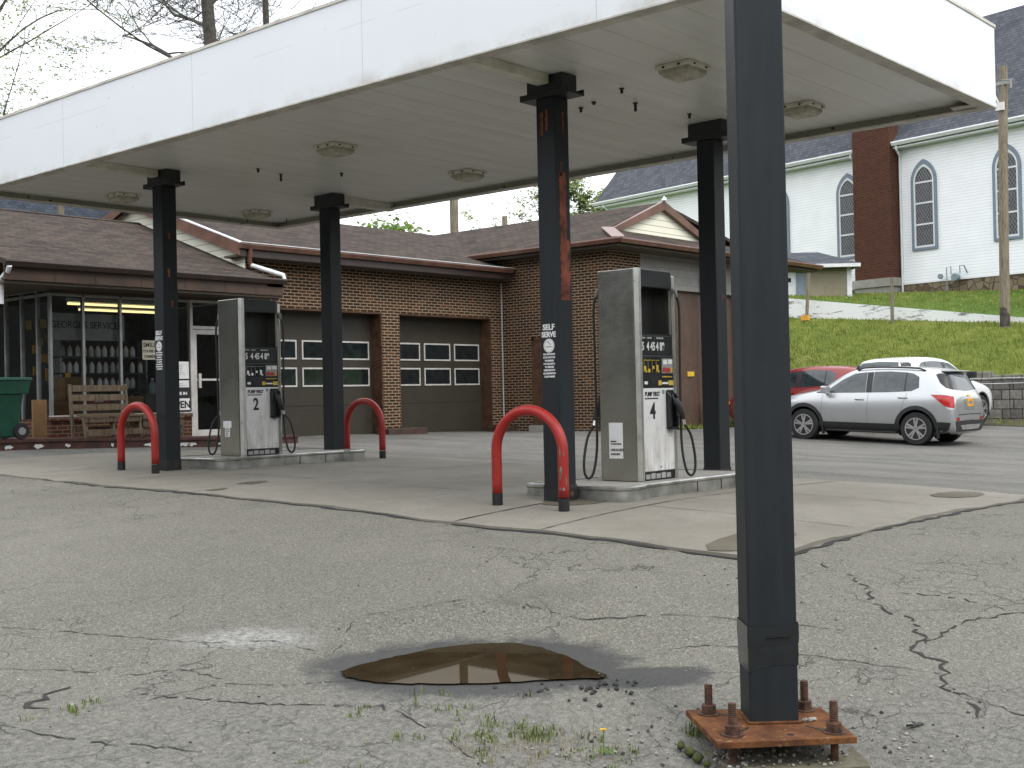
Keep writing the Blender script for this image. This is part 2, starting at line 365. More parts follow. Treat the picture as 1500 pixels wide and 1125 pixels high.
def door_mat():
    t = NT('brown_steel_door'); p = t.uv(); sep = t.n('SeparateXYZ'); t.l(p, sep.inputs[0])
    fr = t.math('FRACT', t.math('DIVIDE', t.math('SUBTRACT', sep.outputs['Y'], .08), .685)); fg = t.math('FRACT', t.math('DIVIDE', sep.outputs['Y'], .045))
    n = t.noise(p, 2, 4)
    cc = t.mix(t.mask(n, .3, .7), (.034, .029, .021), (.043, .037, .027))
    cc = t.mix(t.mask(fr, .022, .006), cc, (.015, .012, .01))
    t.bump(t.math('ADD', fg, t.math('MULTIPLY', t.mask(fr, .0, .03), 3)), .003, .5)
    return t.done(cc, .5, spec=.4)
MT['garage_door'] = door_mat()
MT['door_brown'] = simple('brown_overhead_door', (.085, .05, .034), .55, var=.15)
MT['aluminium'] = simple('window_aluminium', (.30, .31, .305), .4, metal=.6, var=.1)
MT['frame_white'] = simple('pale_window_frame', (.52, .50, .47), .5, var=.1)
MT['churchblue'] = simple('blue_grey_frame', (.19, .235, .29), .5, var=.08)
def glass(name, tint=(.75, .8, .8), refl=.06, dark=0.0):
    t = NT(name); t.t.nodes.remove(t.b)
    tr = t.n('BsdfTransparent'); tr.inputs['Color'].default_value = (*tint, 1)
    gl = t.n('BsdfGlossy'); gl.inputs['Roughness'].default_value = .015
    fr = t.n('Fresnel'); fr.inputs['IOR'].default_value = 1.5
    p = t.geo(); n = t.noise(p, 1.1, 2)
    b = t.n('Bump'); b.inputs['Strength'].default_value = .06; b.inputs['Distance'].default_value = .05; t.l(n, b.inputs['Height']); t.l(b.outputs['Normal'], gl.inputs['Normal'])
    f2 = t.math('MINIMUM', t.math('ADD', fr.outputs[0], refl), .95)
    mxs = t.n('MixShader'); t.l(f2, mxs.inputs[0]); t.l(tr.outputs[0], mxs.inputs[1]); t.l(gl.outputs[0], mxs.inputs[2])
    t.l(mxs.outputs[0], t.out.inputs['Surface']); return t.m
MT['glass'] = glass('shop_glass', (.80, .84, .84), .03)
MT['darkglass'] = simple('dark_window_glass', (.012, .016, .018), .08, spec=.6, var=.3)
MT['carglass'] = simple('tinted_car_glass', (.028, .038, .042), .05, spec=.85, var=.3)
def lattice():
    t = NT('diamond_leaded_glass'); uv = t.uv(); sep = t.n('SeparateXYZ'); t.l(uv, sep.inputs[0])
    a = t.math('FRACT', t.math('MULTIPLY', t.math('ADD', sep.outputs['X'], t.math('MULTIPLY', sep.outputs['Y'], .62)), 7.5))
    b = t.math('FRACT', t.math('MULTIPLY', t.math('SUBTRACT', sep.outputs['X'], t.math('MULTIPLY', sep.outputs['Y'], .62)), 7.5))
    ln = t.math('MAXIMUM', t.mask(a, .16, .10), t.mask(b, .16, .10))
    cc = t.mix(ln, t.ramp(t.noise(uv, 5, 3), [(.3, (.035, .036, .042)), (.7, (.085, .085, .095))]), (.26, .26, .27))
    return t.done(cc, .3, spec=.4)
MT['lattice'] = lattice()
def grass_mat(name, c1, c2, c3, sc=1.0):
    t = NT(name); p = t.geo()
    n1 = t.noise(p, .45 * sc, 5, .6); n2 = t.noise(p, 3.5 * sc, 6, .7); n3 = t.noise(p, 22 * sc, 5, .75)
    cc = t.ramp(n1, [(.3, c1), (.52, c2), (.72, c3)])
    cc = t.mix(t.mask(n2, .35, .75), cc, t.mix(.55, cc, tuple(x * .45 for x in c1)))
    cc = t.mix(t.mask(n3, .5, .8), cc, t.mix(.5, cc, tuple(min(1, x * 1.7) for x in c3)))
    t.bump(t.math('ADD', n2, n3), .09, .8)
    return t.done(cc, .9, spec=.15)
MT['grass'] = grass_mat('bank_grass', (.105, .155, .022), (.165, .205, .034), (.27, .285, .075))
MT['lawn'] = grass_mat('lawn_grass', (.055, .12, .016), (.080, .155, .022), (.12, .19, .035))
MT['dirt'] = grass_mat('dirt_and_moss', (.085, .075, .055), (.12, .105, .075), (.09, .105, .03))
def blade_mat(name, a, b):
    t = NT(name); oi = t.geo(); cc = t.ramp(t.noise(oi, 2.2, 3), [(.3, a), (.7, b)])
    return t.done(cc, .75, spec=.2)
MT['blade'] = blade_mat('grass_blade', (.11, .17, .025), (.28, .30, .075))
MT['leaf'] = blade_mat('spring_leaf', (.10, .15, .035), (.20, .24, .07))
MT['leaf_dark'] = blade_mat('bush_leaf', (.06, .12, .015), (.15, .22, .03))
MT['dry'] = blade_mat('dry_stalk', (.22, .18, .10), (.32, .27, .17))
MT['weed'] = blade_mat('small_weed', (.065, .10, .03), (.15, .19, .05))
MT['bark'] = simple('tree_bark', (.075, .066, .055), .95, var=.4, scale=5, bump=.01)
def wood_mat(name, col, dark):
    t = NT(name); p = t.obj(); mp_ = t.n('Mapping'); mp_.inputs['Scale'].default_value = (14, 14, 1.2); t.l(p, mp_.inputs['Vector'])
    n = t.noise(mp_.outputs['Vector'], 2.2, 6, .65); nf = t.noise(p, 40, 4)
    cc = t.ramp(n, [(.32, dark), (.5, col), (.7, tuple(min(1, x * 1.25) for x in col))])
    cc = t.mix(t.mask(nf, .5, .8), cc, dark)
    t.bump(n, .006, .5); return t.done(cc, .85, spec=.2)
MT['pole'] = wood_mat('weathered_pole', (.24, .205, .155), (.095, .07, .047))
MT['pallet'] = wood_mat('pallet_wood', (.17, .13, .09), (.065, .047, .032))
MT['stick'] = wood_mat('grey_post_wood', (.22, .19, .15), (.10, .08, .06))
MT['cardboard'] = simple('cardboard', (.22, .125, .055), .85, var=.12)
MT['binred'] = simple('curb_red_brown', (.075, .030, .022), .7, var=.3, scale=5)
MT['bin'] = simple('green_cart_plastic', (.008, .075, .045), .45, var=.15)
MT['lens'] = simple('milky_lens', (.42, .40, .31), .35, var=.2, scale=9)
MT['tube_light'] = NT('lit_fluorescent_tube').done((.9, .85, .6), .5, emit=(1, .80, .36), es=1.6)
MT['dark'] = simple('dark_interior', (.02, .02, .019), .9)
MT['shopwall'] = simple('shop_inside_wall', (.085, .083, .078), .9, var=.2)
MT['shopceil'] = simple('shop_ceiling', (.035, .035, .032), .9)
def carpaint(name, col, metal, rough):
    t = NT(name); p = t.obj(); n = t.noise(p, 3, 4)
    nf = t.n('TexVoronoi', Scale=900.0); t.l(p, nf.inputs['Vector'])
    cc = t.mix(t.math('MULTIPLY', nf.outputs['Color'], .10), col, tuple(x * .7 for x in col))
    sep = t.n('SeparateXYZ'); t.l(p, sep.inputs[0])
    cc = t.mix(t.math('MULTIPLY', t.mask(sep.outputs['Z'], .75, .3), t.math('MULTIPLY', n, .5)), cc, (.23, .21, .18))
    return t.done(cc, t.math('ADD', t.math('MULTIPLY', n, .12), rough), metal=metal, coat=.7)
MT['silver'] = carpaint('silver_paint', (.52, .53, .54), .6, .24)
MT['whitecar'] = carpaint('white_paint', (.76, .77, .77), 0, .3)
MT['redcar'] = carpaint('red_paint', (.22, .012, .012), .1, .3)
MT['cladding'] = simple('grey_black_cladding', (.022, .023, .024), .6, var=.2)
MT['taillight'] = simple('red_tail_lens', (.46, .012, .010), .12, spec=.7, var=.2, scale=20)
MT['clearlens'] = simple('clear_lens', (.60, .60, .58), .15, var=.2)
MT['alloy'] = simple('alloy_rim', (.60, .60, .59), .3, metal=.8, var=.1)
def water_mat():
    t = NT('puddle_water'); p = t.geo(); n = t.noise(p, 5, 3); n2 = t.noise(p, 30, 3)
    cc = t.mix(t.mask(n, .3, .7), (.020, .014, .007), (.032, .024, .013)); cc = t.mix(t.mask(n2, .70, .74), cc, (.10, .09, .07))
    t.done(cc, .6, spec=0)
    gl = t.n('BsdfGlossy'); gl.inputs['Roughness'].default_value = .02; gl.inputs['Color'].default_value = (.62, .55, .45, 1)
    fr = t.n('Fresnel'); fr.inputs['IOR'].default_value = 1.33; mx_ = t.n('MixShader')
    t.l(t.math('MULTIPLY', fr.outputs[0], .42), mx_.inputs[0]); t.l(t.b.outputs[0], mx_.inputs[1]); t.l(gl.outputs[0], mx_.inputs[2]); t.l(mx_.outputs[0], t.out.inputs['Surface'])
    return t.m
MT['water'] = water_mat(); MT['powder'] = simple('pale_powder', (.42, .42, .41), .9)
MT['wet'] = concrete('wet_asphalt', (.062, .063, .064), (.085, .085, .084), (.115, .113, .108), stain=(.045, .045, .045), sc=9)
MT['crack'] = simple('dark_crack_soil', (.022, .021, .019), .95, var=.3, scale=20)
MT['stain'] = concrete('oil_stain', (.085, .072, .05), (.11, .095, .07), (.13, .115, .085), sc=4)
MT['pebble'] = simple('pale_pebble', (.30, .29, .265), .9, var=.35, scale=30)
MT['pebble_dark'] = simple('dark_chip', (.045, .044, .042), .9, var=.3, scale=30)
MT['moss'] = simple('green_moss', (.05, .062, .018), .95, var=.35, scale=40, bump=.004)
MT['flower'] = simple('dandelion_yellow', (.72, .50, .01), .7)
MT['meter'] = simple('gas_meter_grey', (.24, .30, .33), .5)
MT['black_tape'] = simple('glossy_black_tape', (.010, .013, .015), .2, spec=.6, var=.2, scale=9)

# ------------------------------------------------------------------ mesh helpers
class MB:
    """collects shapes and links them as ONE mesh object"""
    def __init__(self): self.v = []; self.f = []; self.mi = []
    def add(self, vs, fs, mi=0):
        k = len(self.v); self.v += [tuple(x) for x in vs]; self.f += [tuple(i + k for i in f) for f in fs]; self.mi += [mi] * len(fs); return self
    def box(self, a, b, mi=0, rz=0, piv=None):
        (x0, y0, z0), (x1, y1, z1) = a, b
        vs = [(x, y, z) for z in (z0, z1) for y in (y0, y1) for x in (x0, x1)]
        if rz:
            cx, cy = piv if piv else ((x0 + x1) / 2, (y0 + y1) / 2); cc, ss = math.cos(rz), math.sin(rz)
            vs = [(cx + (x - cx) * cc - (y - cy) * ss, cy + (x - cx) * ss + (y - cy) * cc, z) for x, y, z in vs]
        return self.add(vs, [(0, 2, 3, 1), (4, 5, 7, 6), (0, 1, 5, 4), (1, 3, 7, 5), (3, 2, 6, 7), (2, 0, 4, 6)], mi)
    def prism(self, pts, vec, mi=0):
        n = len(pts); vec = Vector(vec); a = [Vector(p) for p in pts]; b = [p + vec for p in a]
        nrm = Vector((0, 0, 0))
        for i in range(n): nrm += a[i].cross(a[(i + 1) % n])
        fl = nrm.dot(vec) > 0
        fs = [tuple(range(n))[::-1] if fl else tuple(range(n)), tuple(range(n, 2 * n)) if fl else tuple(range(n, 2 * n))[::-1]]
        for i in range(n):
            j = (i + 1) % n; fs.append((i, j, n + j, n + i) if fl else (j, i, n + i, n + j))
        return self.add(a + b, fs, mi)
    def face(self, pts, mi=0): return self.add(pts, [tuple(range(len(pts)))], mi)
    def tube(self, pts, r, n=10, mi=0, cap=True):
        pts = [Vector(p) for p in pts]; m = len(pts); rs = r if isinstance(r, (list, tuple)) else [r] * m
        vs = []; fs = []; ref = None
        for i, p in enumerate(pts):
            t = (pts[min(i + 1, m - 1)] - pts[max(i - 1, 0)]).normalized()
            if ref is None: ref = Vector((0, 0, 1)) if abs(t.z) < .9 else Vector((1, 0, 0))
            a = (ref - t * ref.dot(t)).normalized(); ref = a; b = t.cross(a)
            for k in range(n):
                an = 2 * PI * k / n; vs.append(p + (a * math.cos(an) + b * math.sin(an)) * rs[i])
        for i in range(m - 1):
            for k in range(n):
                k2 = (k + 1) % n; fs.append((i * n + k, i * n + k2, (i + 1) * n + k2, (i + 1) * n + k))
        if cap: fs.append(tuple(range(n))[::-1]); fs.append(tuple((m - 1) * n + k for k in range(n)))
        return self.add(vs, fs, mi)
    def lathe(self, prof, c=(0, 0, 0), axis='z', n=20, mi=0):
        """prof: (radius, height) pairs"""
        vs = []; fs = []
        for r, h in prof:
            for k in range(n):
                an = 2 * PI * k / n; x, y = r * math.cos(an), r * math.sin(an)
                vs.append({'z': (c[0] + x, c[1] + y, c[2] + h), 'y': (c[0] + y, c[1] + h, c[2] + x), 'x': (c[0] + h, c[1] + x, c[2] + y)}[axis])
        for i in range(len(prof) - 1):
            for k in range(n):
                k2 = (k + 1) % n; fs.append((i * n + k, i * n + k2, (i + 1) * n + k2, (i + 1) * n + k))
        fs.append(tuple(range(n))[::-1]); fs.append(tuple((len(prof) - 1) * n + k for k in range(n)))
        return self.add(vs, fs, mi)
    def build(self, name, mats, parent=None, smooth=False, swap=False, bevel=0, uvaxis=None):
        me = bpy.data.meshes.new(name); me.from_pydata(self.v, [], self.f)
        mats = mats if isinstance(mats, (list, tuple)) else [mats]
        for m in mats: me.materials.append(MT[m] if isinstance(m, str) else m)
        me.polygons.foreach_set('material_index', self.mi)
        me.update()
        if bevel:
            bm = bmesh.new(); bm.from_mesh(me)
            bmesh.ops.bevel(bm, geom=list(bm.edges), offset=bevel, segments=2, affect='EDGES', profile=.6, clamp_overlap=True)
            bm.to_mesh(me); bm.free()
        uvl = me.uv_layers.new(name='UVMap')
        for p in me.polygons:
            n = p.normal; ax = uvaxis if uvaxis is not None else max(range(3), key=lambda i: abs(n[i]))
            for li in p.loop_indices:
                co = me.vertices[me.loops[li].vertex_index].co
                if ax == 2: uv = (co.y, co.x) if swap else (co.x, co.y)
                elif ax == 0: uv = (co.y, co.z)
                else: uv = (co.x, co.z)
                uvl.data[li].uv = uv
        if smooth: me.polygons.foreach_set('use_smooth', [True] * len(me.polygons))
        o = bpy.data.objects.new(name, me); COL.objects.link(o)
        if parent: o.parent = parent
        if smooth == 'auto':
            try: me.set_sharp_from_angle(angle=math.radians(38))
            except Exception: pass
        return o
def tag(o, label=None, cat=None, group=None, kind=None):
    if label: o['label'] = label
    if cat: o['category'] = cat
    if group: o['group'] = group
    if kind: o['kind'] = kind
    return o
def thing(name, label, cat, loc=(0, 0, 0), rz=0, group=None):
    o = bpy.data.objects.new(name, None); COL.objects.link(o); o.location = loc; o.rotation_euler = (0, 0, rz)
    o.empty_display_size = .2; return tag(o, label, cat, group)
def kids(o): return [x for x in bpy.data.objects if x.parent == o]
def copy_tree(o, loc=None, rz=None, label=None, parent=None):
    cpy = o.copy(); COL.objects.link(cpy)
    if parent: cpy.parent = parent
    if loc is not None: cpy.location = loc
    if rz is not None: cpy.rotation_euler = (0, 0, rz)
    if label: cpy['label'] = label
    for ch in kids(o): copy_tree(ch, parent=cpy)
    return cpy
def text_obj(name, txt, size, org, right, up, mat, parent=None, depth=.0012, align='LEFT', sx=1.0, bold=0.0, space=1.0):
    cu = bpy.data.curves.new(name, 'FONT'); cu.body = txt; cu.size = size; cu.align_x = align; cu.extrude = depth; cu.offset = bold; cu.space_character = space
    tmp = bpy.data.objects.new(name + '_curve', cu); COL.objects.link(tmp)
    dg = bpy.context.evaluated_depsgraph_get(); me = bpy.data.meshes.new_from_object(tmp.evaluated_get(dg))
    bpy.data.objects.remove(tmp); bpy.data.curves.remove(cu)
    r, u = Vector(right).normalized(), Vector(up).normalized(); nrm = r.cross(u); o_ = Vector(org)
    for v in me.vertices: v.co = o_ + r * (v.co.x * sx) + u * v.co.y + nrm * v.co.z
    me.materials.clear(); me.materials.append(MT[mat]); me.name = name
    o = bpy.data.objects.new(name, me); COL.objects.link(o)
    if parent: o.parent = parent
    return o

# ------------------------------------------------------------------ the setting: ground sheets
def sheet(name, xs, ys, zf, mat, parent=None, keep=None):
    xs = np.asarray(xs, float); ys = np.asarray(ys, float); X, Y = np.meshgrid(xs, ys); Z = zf(X, Y)
    nx, ny = len(xs), len(ys); vs = np.c_[X.ravel(), Y.ravel(), Z.ravel()]
    fs = [(j * nx + i, j * nx + i + 1, (j + 1) * nx + i + 1, (j + 1) * nx + i) for j in range(ny - 1) for i in range(nx - 1)
          if keep is None or keep((xs[i] + xs[i + 1]) / 2, (ys[j] + ys[j + 1]) / 2)]
    mb = MB(); mb.add([tuple(v) for v in vs], fs); return mb.build(name, mat, parent, smooth=True)
far = MB(); far.face([(-900, -900, -1.3), (900, -900, -1.3), (900, 900, -1.3), (-900, 900, -1.3)])
tag(far.build('ground', 'lawn'), kind='structure')
rng = np.random.RandomState(3)
PUD_Z = -.613
def lot_z(X, Y):
    Z = Gv(X, Y) + .010 * np.sin(X * 1.7 + Y * .9) * np.sin(Y * 1.3 - X * .5)
    u = (X - 5.05) * .658 - (Y - 4.66) * .753; v = (X - 5.05) * .753 + (Y - 4.66) * .658     # shallow dip that holds the puddle
    e = np.sqrt((u / .80) ** 2 + (v / .64) ** 2); f = np.clip((1.75 - e) / .75, 0, 1); f = f * f * (3 - 2 * f)
    return Z * (1 - f) + PUD_Z * f
tag(sheet('parking_lot', np.arange(-12, 34.01, .2), np.arange(-12, 32.01, .2), lot_z, 'asphalt'), kind='structure')
# concrete apron under the canopy
PX0, PX1, PY0, PY1 = 7.62, 13.35, 4.32, 17.15
def pad_shape(name):
    mb = MB(); xs = np.linspace(PX0, PX1, 24); ys = np.linspace(PY0, PY1, 50)
    rag = lambda a, k: .035 * math.sin(a * 2.3 + k) + .02 * math.sin(a * 7.1 + k * 2)
    g = []
    for j, y in enumerate(ys):
        row = []
        for i, x in enumerate(xs):
            xx, yy = x, y
            if i == 0: xx += rag(y, 0) + (.10 if y > 14 else 0) * -1
            if i == len(xs) - 1: xx += rag(y, 1)
            if j == 0: yy += rag(x, 2)
            if j == len(ys) - 1: yy += rag(x, 3)
            row.append((xx, yy, G(xx, yy) + .022))
        g.append(row)
    nx, ny = len(xs), len(ys); vs = [p for r in g for p in r]
    fs = [(j * nx + i, j * nx + i + 1, (j + 1) * nx + i + 1, (j + 1) * nx + i) for j in range(ny - 1) for i in range(nx - 1)]
    mb.add(vs, fs)
    ring = [g[0][i] for i in range(nx)] + [g[j][nx - 1] for j in range(1, ny)] + [g[ny - 1][i] for i in range(nx - 2, -1, -1)] + [g[j][0] for j in range(ny - 2, 0, -1)]
    m = len(ring); lo = [(p[0], p[1], p[2] - .12) for p in ring]
    mb.add(ring + lo, [(m + k, m + (k + 1) % m, (k + 1) % m, k) for k in range(m)])
    return mb.build(name, 'concrete')
tag(pad_shape('concrete_apron'), kind='structure')
def ribbon(mb, pts, wd, dz, jit=.3, mi=0, step=.12, base=0.0, gap=0):
    """thin strip lying on the ground along a polyline"""
    P = []
    for a, b in zip(pts[:-1], pts[1:]):
        d = math.dist(a, b); n = max(1, int(d / step))
        for k in range(n): P.append((a[0] + (b[0] - a[0]) * k / n, a[1] + (b[1] - a[1]) * k / n))
    P.append(pts[-1]); L = []
    for i, p in enumerate(P):
        q0, q1 = P[max(0, i - 1)], P[min(len(P) - 1, i + 1)]; tx, ty = q1[0] - q0[0], q1[1] - q0[1]; ln = math.hypot(tx, ty) or 1
        nx, ny = -ty / ln, tx / ln; j = random.uniform(-1, 1) * jit * wd * 1.8; ww = wd * (random.uniform(.2, 1.5) if gap else random.uniform(.45, 1.3)) * .5
        if i in (0, len(P) - 1): ww *= .2
        for sgn in (1, -1):
            x, y = p[0] + nx * (j + sgn * ww), p[1] + ny * (j + sgn * ww); L.append((x, y, float(lot_z(np.float64(x), np.float64(y))) + dz if base == 0 else G(x, y) + base))
    mb.add(L, [(2 * i, 2 * i + 1, 2 * i + 3, 2 * i + 2) for i in range(len(P) - 1) if random.random() >= gap], mi)
ck = MB()
for pts, wd in [([(7.92, 4.11), (7.65, 3.72), (7.46, 3.5), (7.13, 3.33), (7.01, 3.04), (6.72, 2.82), (6.53, 2.8), (6.46, 2.62), (6.14, 2.47), (5.87, 2.19)], .021),
                ([(6.67, 2.8), (7.21, 2.76), (7.61, 2.57), (8.2, 2.3)], .013), ([(7.48, 3.34), (7.61, 2.99), (7.58, 2.66)], .013),
                ([(4.7, 5.55), (5.2, 5.9), (5.9, 5.5), (6.05, 4.7), (6.28, 4.1), (6.6, 3.2)], .007),
                ([(4.64, 5.63), (4.53, 5.97), (4.28, 6.23), (3.7, 7.61)], .008), ([(3.29, 6.78), (3.51, 6.42), (3.69, 6.02), (3.9, 5.94), (3.94, 5.55)], .009),
                ([(2.84, 5.86), (2.98, 5.34), (3.28, 4.79)], .011), ([(3.52, 5.73), (3.89, 4.96), (4.15, 4.54), (4.12, 4.12), (4.04, 3.79)], .012),
                ([(3.08, 5.91), (3.11, 6.07), (3.22, 6.12), (3.33, 6.09), (3.4, 5.94)], .034),
                ([(6.3, 2.55), (6.1, 3.3), (5.85, 4.0)], .007), ([(6.14, 2.47), (5.95, 1.9), (6.0, 1.2)], .010), ([(4.5, 4.9), (4.1, 5.2), (3.9, 5.5), (3.5, 5.6)], .008)]:
    ribbon(ck, pts, wd, .004, .9, step=.045, gap=.16)
tag(ck.build('pavement_cracks', 'crack'), kind='structure')
jn = MB()
for pts, wd in [([(7.6, 7.35), (9.4, 7.42)], .022), ([(7.64, 6.42), (9.9, 6.52), (13.2, 6.55)], .014), ([(9.2, 4.4), (9.25, 6.5)], .010), ([(7.62, 11.3), (9.3, 11.32), (13.2, 11.3)], .012),
                ([(7.6, 15.0), (13.2, 15.05)], .012), ([(9.5, 13.0), (13.1, 13.05)], .010), ([(11.2, 4.5), (11.25, 17)], .010), ([(9.25, 8.6), (9.3, 12.8)], .010), ([(8.0, 13.25), (9.6, 13.2)], .014)]:
    ribbon(jn, pts, wd, 0, .25, base=.0265)
pe = [(7.60, y) for y in np.linspace(16.5, 4.3, 40)]; ribbon(jn, pe, .06, .006, .3)
ribbon(jn, [(x, 4.29) for x in np.linspace(7.6, 13.4, 24)], .055, .006, .3)
tag(jn.build('apron_joints', 'crack'), kind='structure')
def blob(mb, pts, z, n=5, jit=.02, mi=0, base=None, dz=.004):
    P = []
    m = len(pts)
    for i in range(m):
        p0, p1, p2, p3 = [Vector(pts[(i + k - 1) % m]) for k in range(4)]
        for k in range(n):
            t = k / n
            q = .5 * ((2 * p1) + (p2 - p0) * t + (2 * p0 - 5 * p1 + 4 * p2 - p3) * t * t + (3 * p1 - p0 - 3 * p2 + p3) * t ** 3)
            P.append((q.x + random.uniform(-jit, jit), q.y + random.uniform(-jit, jit)))
    zz = [(z if z is not None else (float(lot_z(np.float64(x), np.float64(y))) + dz if base is None else G(x, y) + base)) for x, y in P]
    vs = [(x, y, h) for (x, y), h in zip(P, zz)]; cx = sum(p[0] for p in P) / len(P); cy = sum(p[1] for p in P) / len(P)
    vs.append((cx, cy, z if z is not None else (float(lot_z(np.float64(cx), np.float64(cy))) + dz if base is None else G(cx, cy) + base)))
    c_ = len(P); mb.add(vs, [(k, (k + 1) % c_, c_) for k in range(c_)], mi); return mb
pud = [(4.423, 5.168), (4.645, 5.238), (4.961, 5.234), (5.255, 5.187), (5.513, 5.032), (5.601, 4.834), (5.526, 4.534), (5.346, 4.169), (5.208, 3.939), (5.017, 4.097), (4.693, 4.387), (4.481, 4.68), (4.384, 4.946)]
def sheetblob(name, poly, mat, dz, const=None, jit=.012, n=6):
    P = []; m = len(poly)
    for i in range(m):
        p0, p1, p2, p3 = [Vector(poly[(i + k - 1) % m]) for k in range(4)]
        for k in range(n):
            t = k / n; q = .5 * ((2 * p1) + (p2 - p0) * t + (2 * p0 - 5 * p1 + 4 * p2 - p3) * t * t + (3 * p1 - p0 - 3 * p2 + p3) * t ** 3)
            P.append((q.x + random.uniform(-jit, jit), q.y + random.uniform(-jit, jit)))
    bm = bmesh.new(); f = bm.faces.new([bm.verts.new((x, y, 0)) for x, y in P])
    bmesh.ops.triangulate(bm, faces=[f])
    for _ in range(3): bmesh.ops.subdivide_edges(bm, edges=[e for e in bm.edges if e.calc_length() > .12], cuts=1); bmesh.ops.triangulate(bm, faces=bm.faces[:])
    for v in bm.verts: v.co.z = const if const is not None else float(lot_z(np.float64(v.co.x), np.float64(v.co.y))) + dz
    bmesh.ops.recalc_face_normals(bm, faces=bm.faces[:])
    if sum(f.normal.z for f in bm.faces) < 0: bmesh.ops.reverse_faces(bm, faces=bm.faces[:])
    me = bpy.data.meshes.new(name); bm.to_mesh(me); bm.free(); me.materials.append(MT[mat]); o = bpy.data.objects.new(name, me); COL.objects.link(o)
    return tag(o, kind='structure')
pz = PUD_Z + .010
sheetblob('puddle', pud, 'water', 0, const=pz)
stn = MB()
for (x, y, a, b) in [(8.587, 11.49, .20, .12), (7.9, 11.2, .12, .08), (9.2, 7.25, .42, .28), (8.15, 4.75, .55, .22), (12.6, 4.9, .5, .2)]:
    blob(stn, [(x + a * math.cos(t), y + b * math.sin(t)) for t in np.linspace(0, 2 * PI, 9)[:-1]], None, 3, .02, base=.0268)
tag(stn.build('apron_stains', 'stain'), kind='structure')

# bank behind the parked cars, and the lawn above it
def bank_z(X, Y):
    f = np.clip((X - 33.75) / (40.0 - 33.75), 0, 1); zf = 2.87 + (Y - 13.3) * .078; z0 = 1.16 + np.clip(Y - 12, 0, 20) * .02
    s = f ** .85
    return z0 + (zf - z0) * s + .05 * np.sin(X * 1.9 + Y * 1.1) * np.sin(Y * 2.3) * np.sin(PI * f)
tag(sheet('grass_bank', np.linspace(33.70, 40.05, 40), np.arange(-14, 40, .4), bank_z, 'grass'), kind='structure')
def lawn_z(X, Y):
    f = np.clip((X - 40.25) / 9.5, 0, 1); a = np.maximum(3.04 + (Y - 13.3) * .142, 2.87 + (Y - 13.3) * .078 + .12); b = 4.70 + (Y - 16.3) * .035
    return a + (b - a) * f
tag(sheet('upper_lawn', np.linspace(40.22, 75, 50), np.arange(-14, 60, .8), lawn_z, 'lawn'), kind='structure')
tag(sheet('verge', np.linspace(31.2, 33.75, 12), np.arange(-12, 26, .4), lambda X, Y: lot_z(X, Y) + .012 + .05 * np.clip((X - 31.2) / 2.5, 0, 1), 'dirt'), kind='structure')
tag(sheet('grass_strip', np.linspace(23.6, 32, 20), np.linspace(16.55, 17.05, 4), lambda X, Y: lot_z(X, Y) + .02, 'grass'), kind='structure')

def tufts(name, pts, h0, h1, mat, blades=5, spread=.05, wd=.006, kind='stuff'):
    V, Fc = [], []
    for (x, y, z) in pts:
        for b in range(blades):
            a = random.uniform(0, 2 * PI); hh = random.uniform(h0, h1); lean = random.uniform(.1, .7) * hh
            bx, by = x + random.gauss(0, spread), y + random.gauss(0, spread); k = len(V); px, py = -math.sin(a) * wd, math.cos(a) * wd
            mxx, myy, mz = bx + math.cos(a) * lean * .35, by + math.sin(a) * lean * .35, z + hh * .6
            V += [(bx - px, by - py, z - .01), (bx + px, by + py, z - .01), (mxx + px * .7, myy + py * .7, mz), (mxx - px * .7, myy - py * .7, mz), (bx + math.cos(a) * lean, by + math.sin(a) * lean, z + hh)]
            Fc += [(k, k + 1, k + 2, k + 3), (k + 3, k + 2, k + 4)]
    mb = MB(); mb.add(V, Fc); o = mb.build(name, mat); return tag(o, kind=kind)
pts = []
for _ in range(7000):
    x, y = random.uniform(33.75, 40), random.uniform(9, 23); pts.append((x, y, float(bank_z(np.float64(x), np.float64(y)))))
tufts('bank_grass', pts, .03, .10, 'blade', 4, .12, .012)
pts = []
for _ in range(3500):
    x, y = random.uniform(40.3, 49), random.uniform(11, 24); pts.append((x, y, float(lawn_z(np.float64(x), np.float64(y)))))
tufts('lawn_grass', pts, .03, .09, 'blade', 4, .08, .012)
pts = [(random.uniform(23.5, 32.3), random.uniform(16.5, 17.0)) for _ in range(300)] + [(random.uniform(31.3, 33.6), random.uniform(8, 17)) for _ in range(260)]
tufts('verge_weeds', [(x, y, G(x, y)) for x, y in pts], .04, .16, 'blade', 5, .05, .008)

# ------------------------------------------------------------------ canopy (one structure with its columns)
KX0, KX1, KY0, KY1, KZ0, KZ1 = 7.80, 13.27, 4.646, 16.87, 3.874, 4.726
SOF = 3.95
can = thing('canopy', 'white flat fuel canopy on four dark steel columns over the pumps', 'canopy')
def ringbox(x0, x1, y0, y1, z0, z1, t):
    m = MB(); m.box((x0, y0, z0), (x0 + t, y1, z1)); m.box((x1 - t, y0, z0), (x1, y1, z1)); m.box((x0 + t, y0, z0), (x1 - t, y0 + t, z1)); m.box((x0 + t, y1 - t, z0), (x1 - t, y1, z1)); return m
ringbox(KX0, KX1, KY0, KY1, KZ0, KZ1, .05).build('fascia', 'fascia', can)
ringbox(KX0 - .012, KX1 + .012, KY0 - .012, KY1 + .012, KZ1, KZ1 + .03, .07).build('top_cap', 'trim_white', can)
lip = MB()   # bottom flange folded inwards
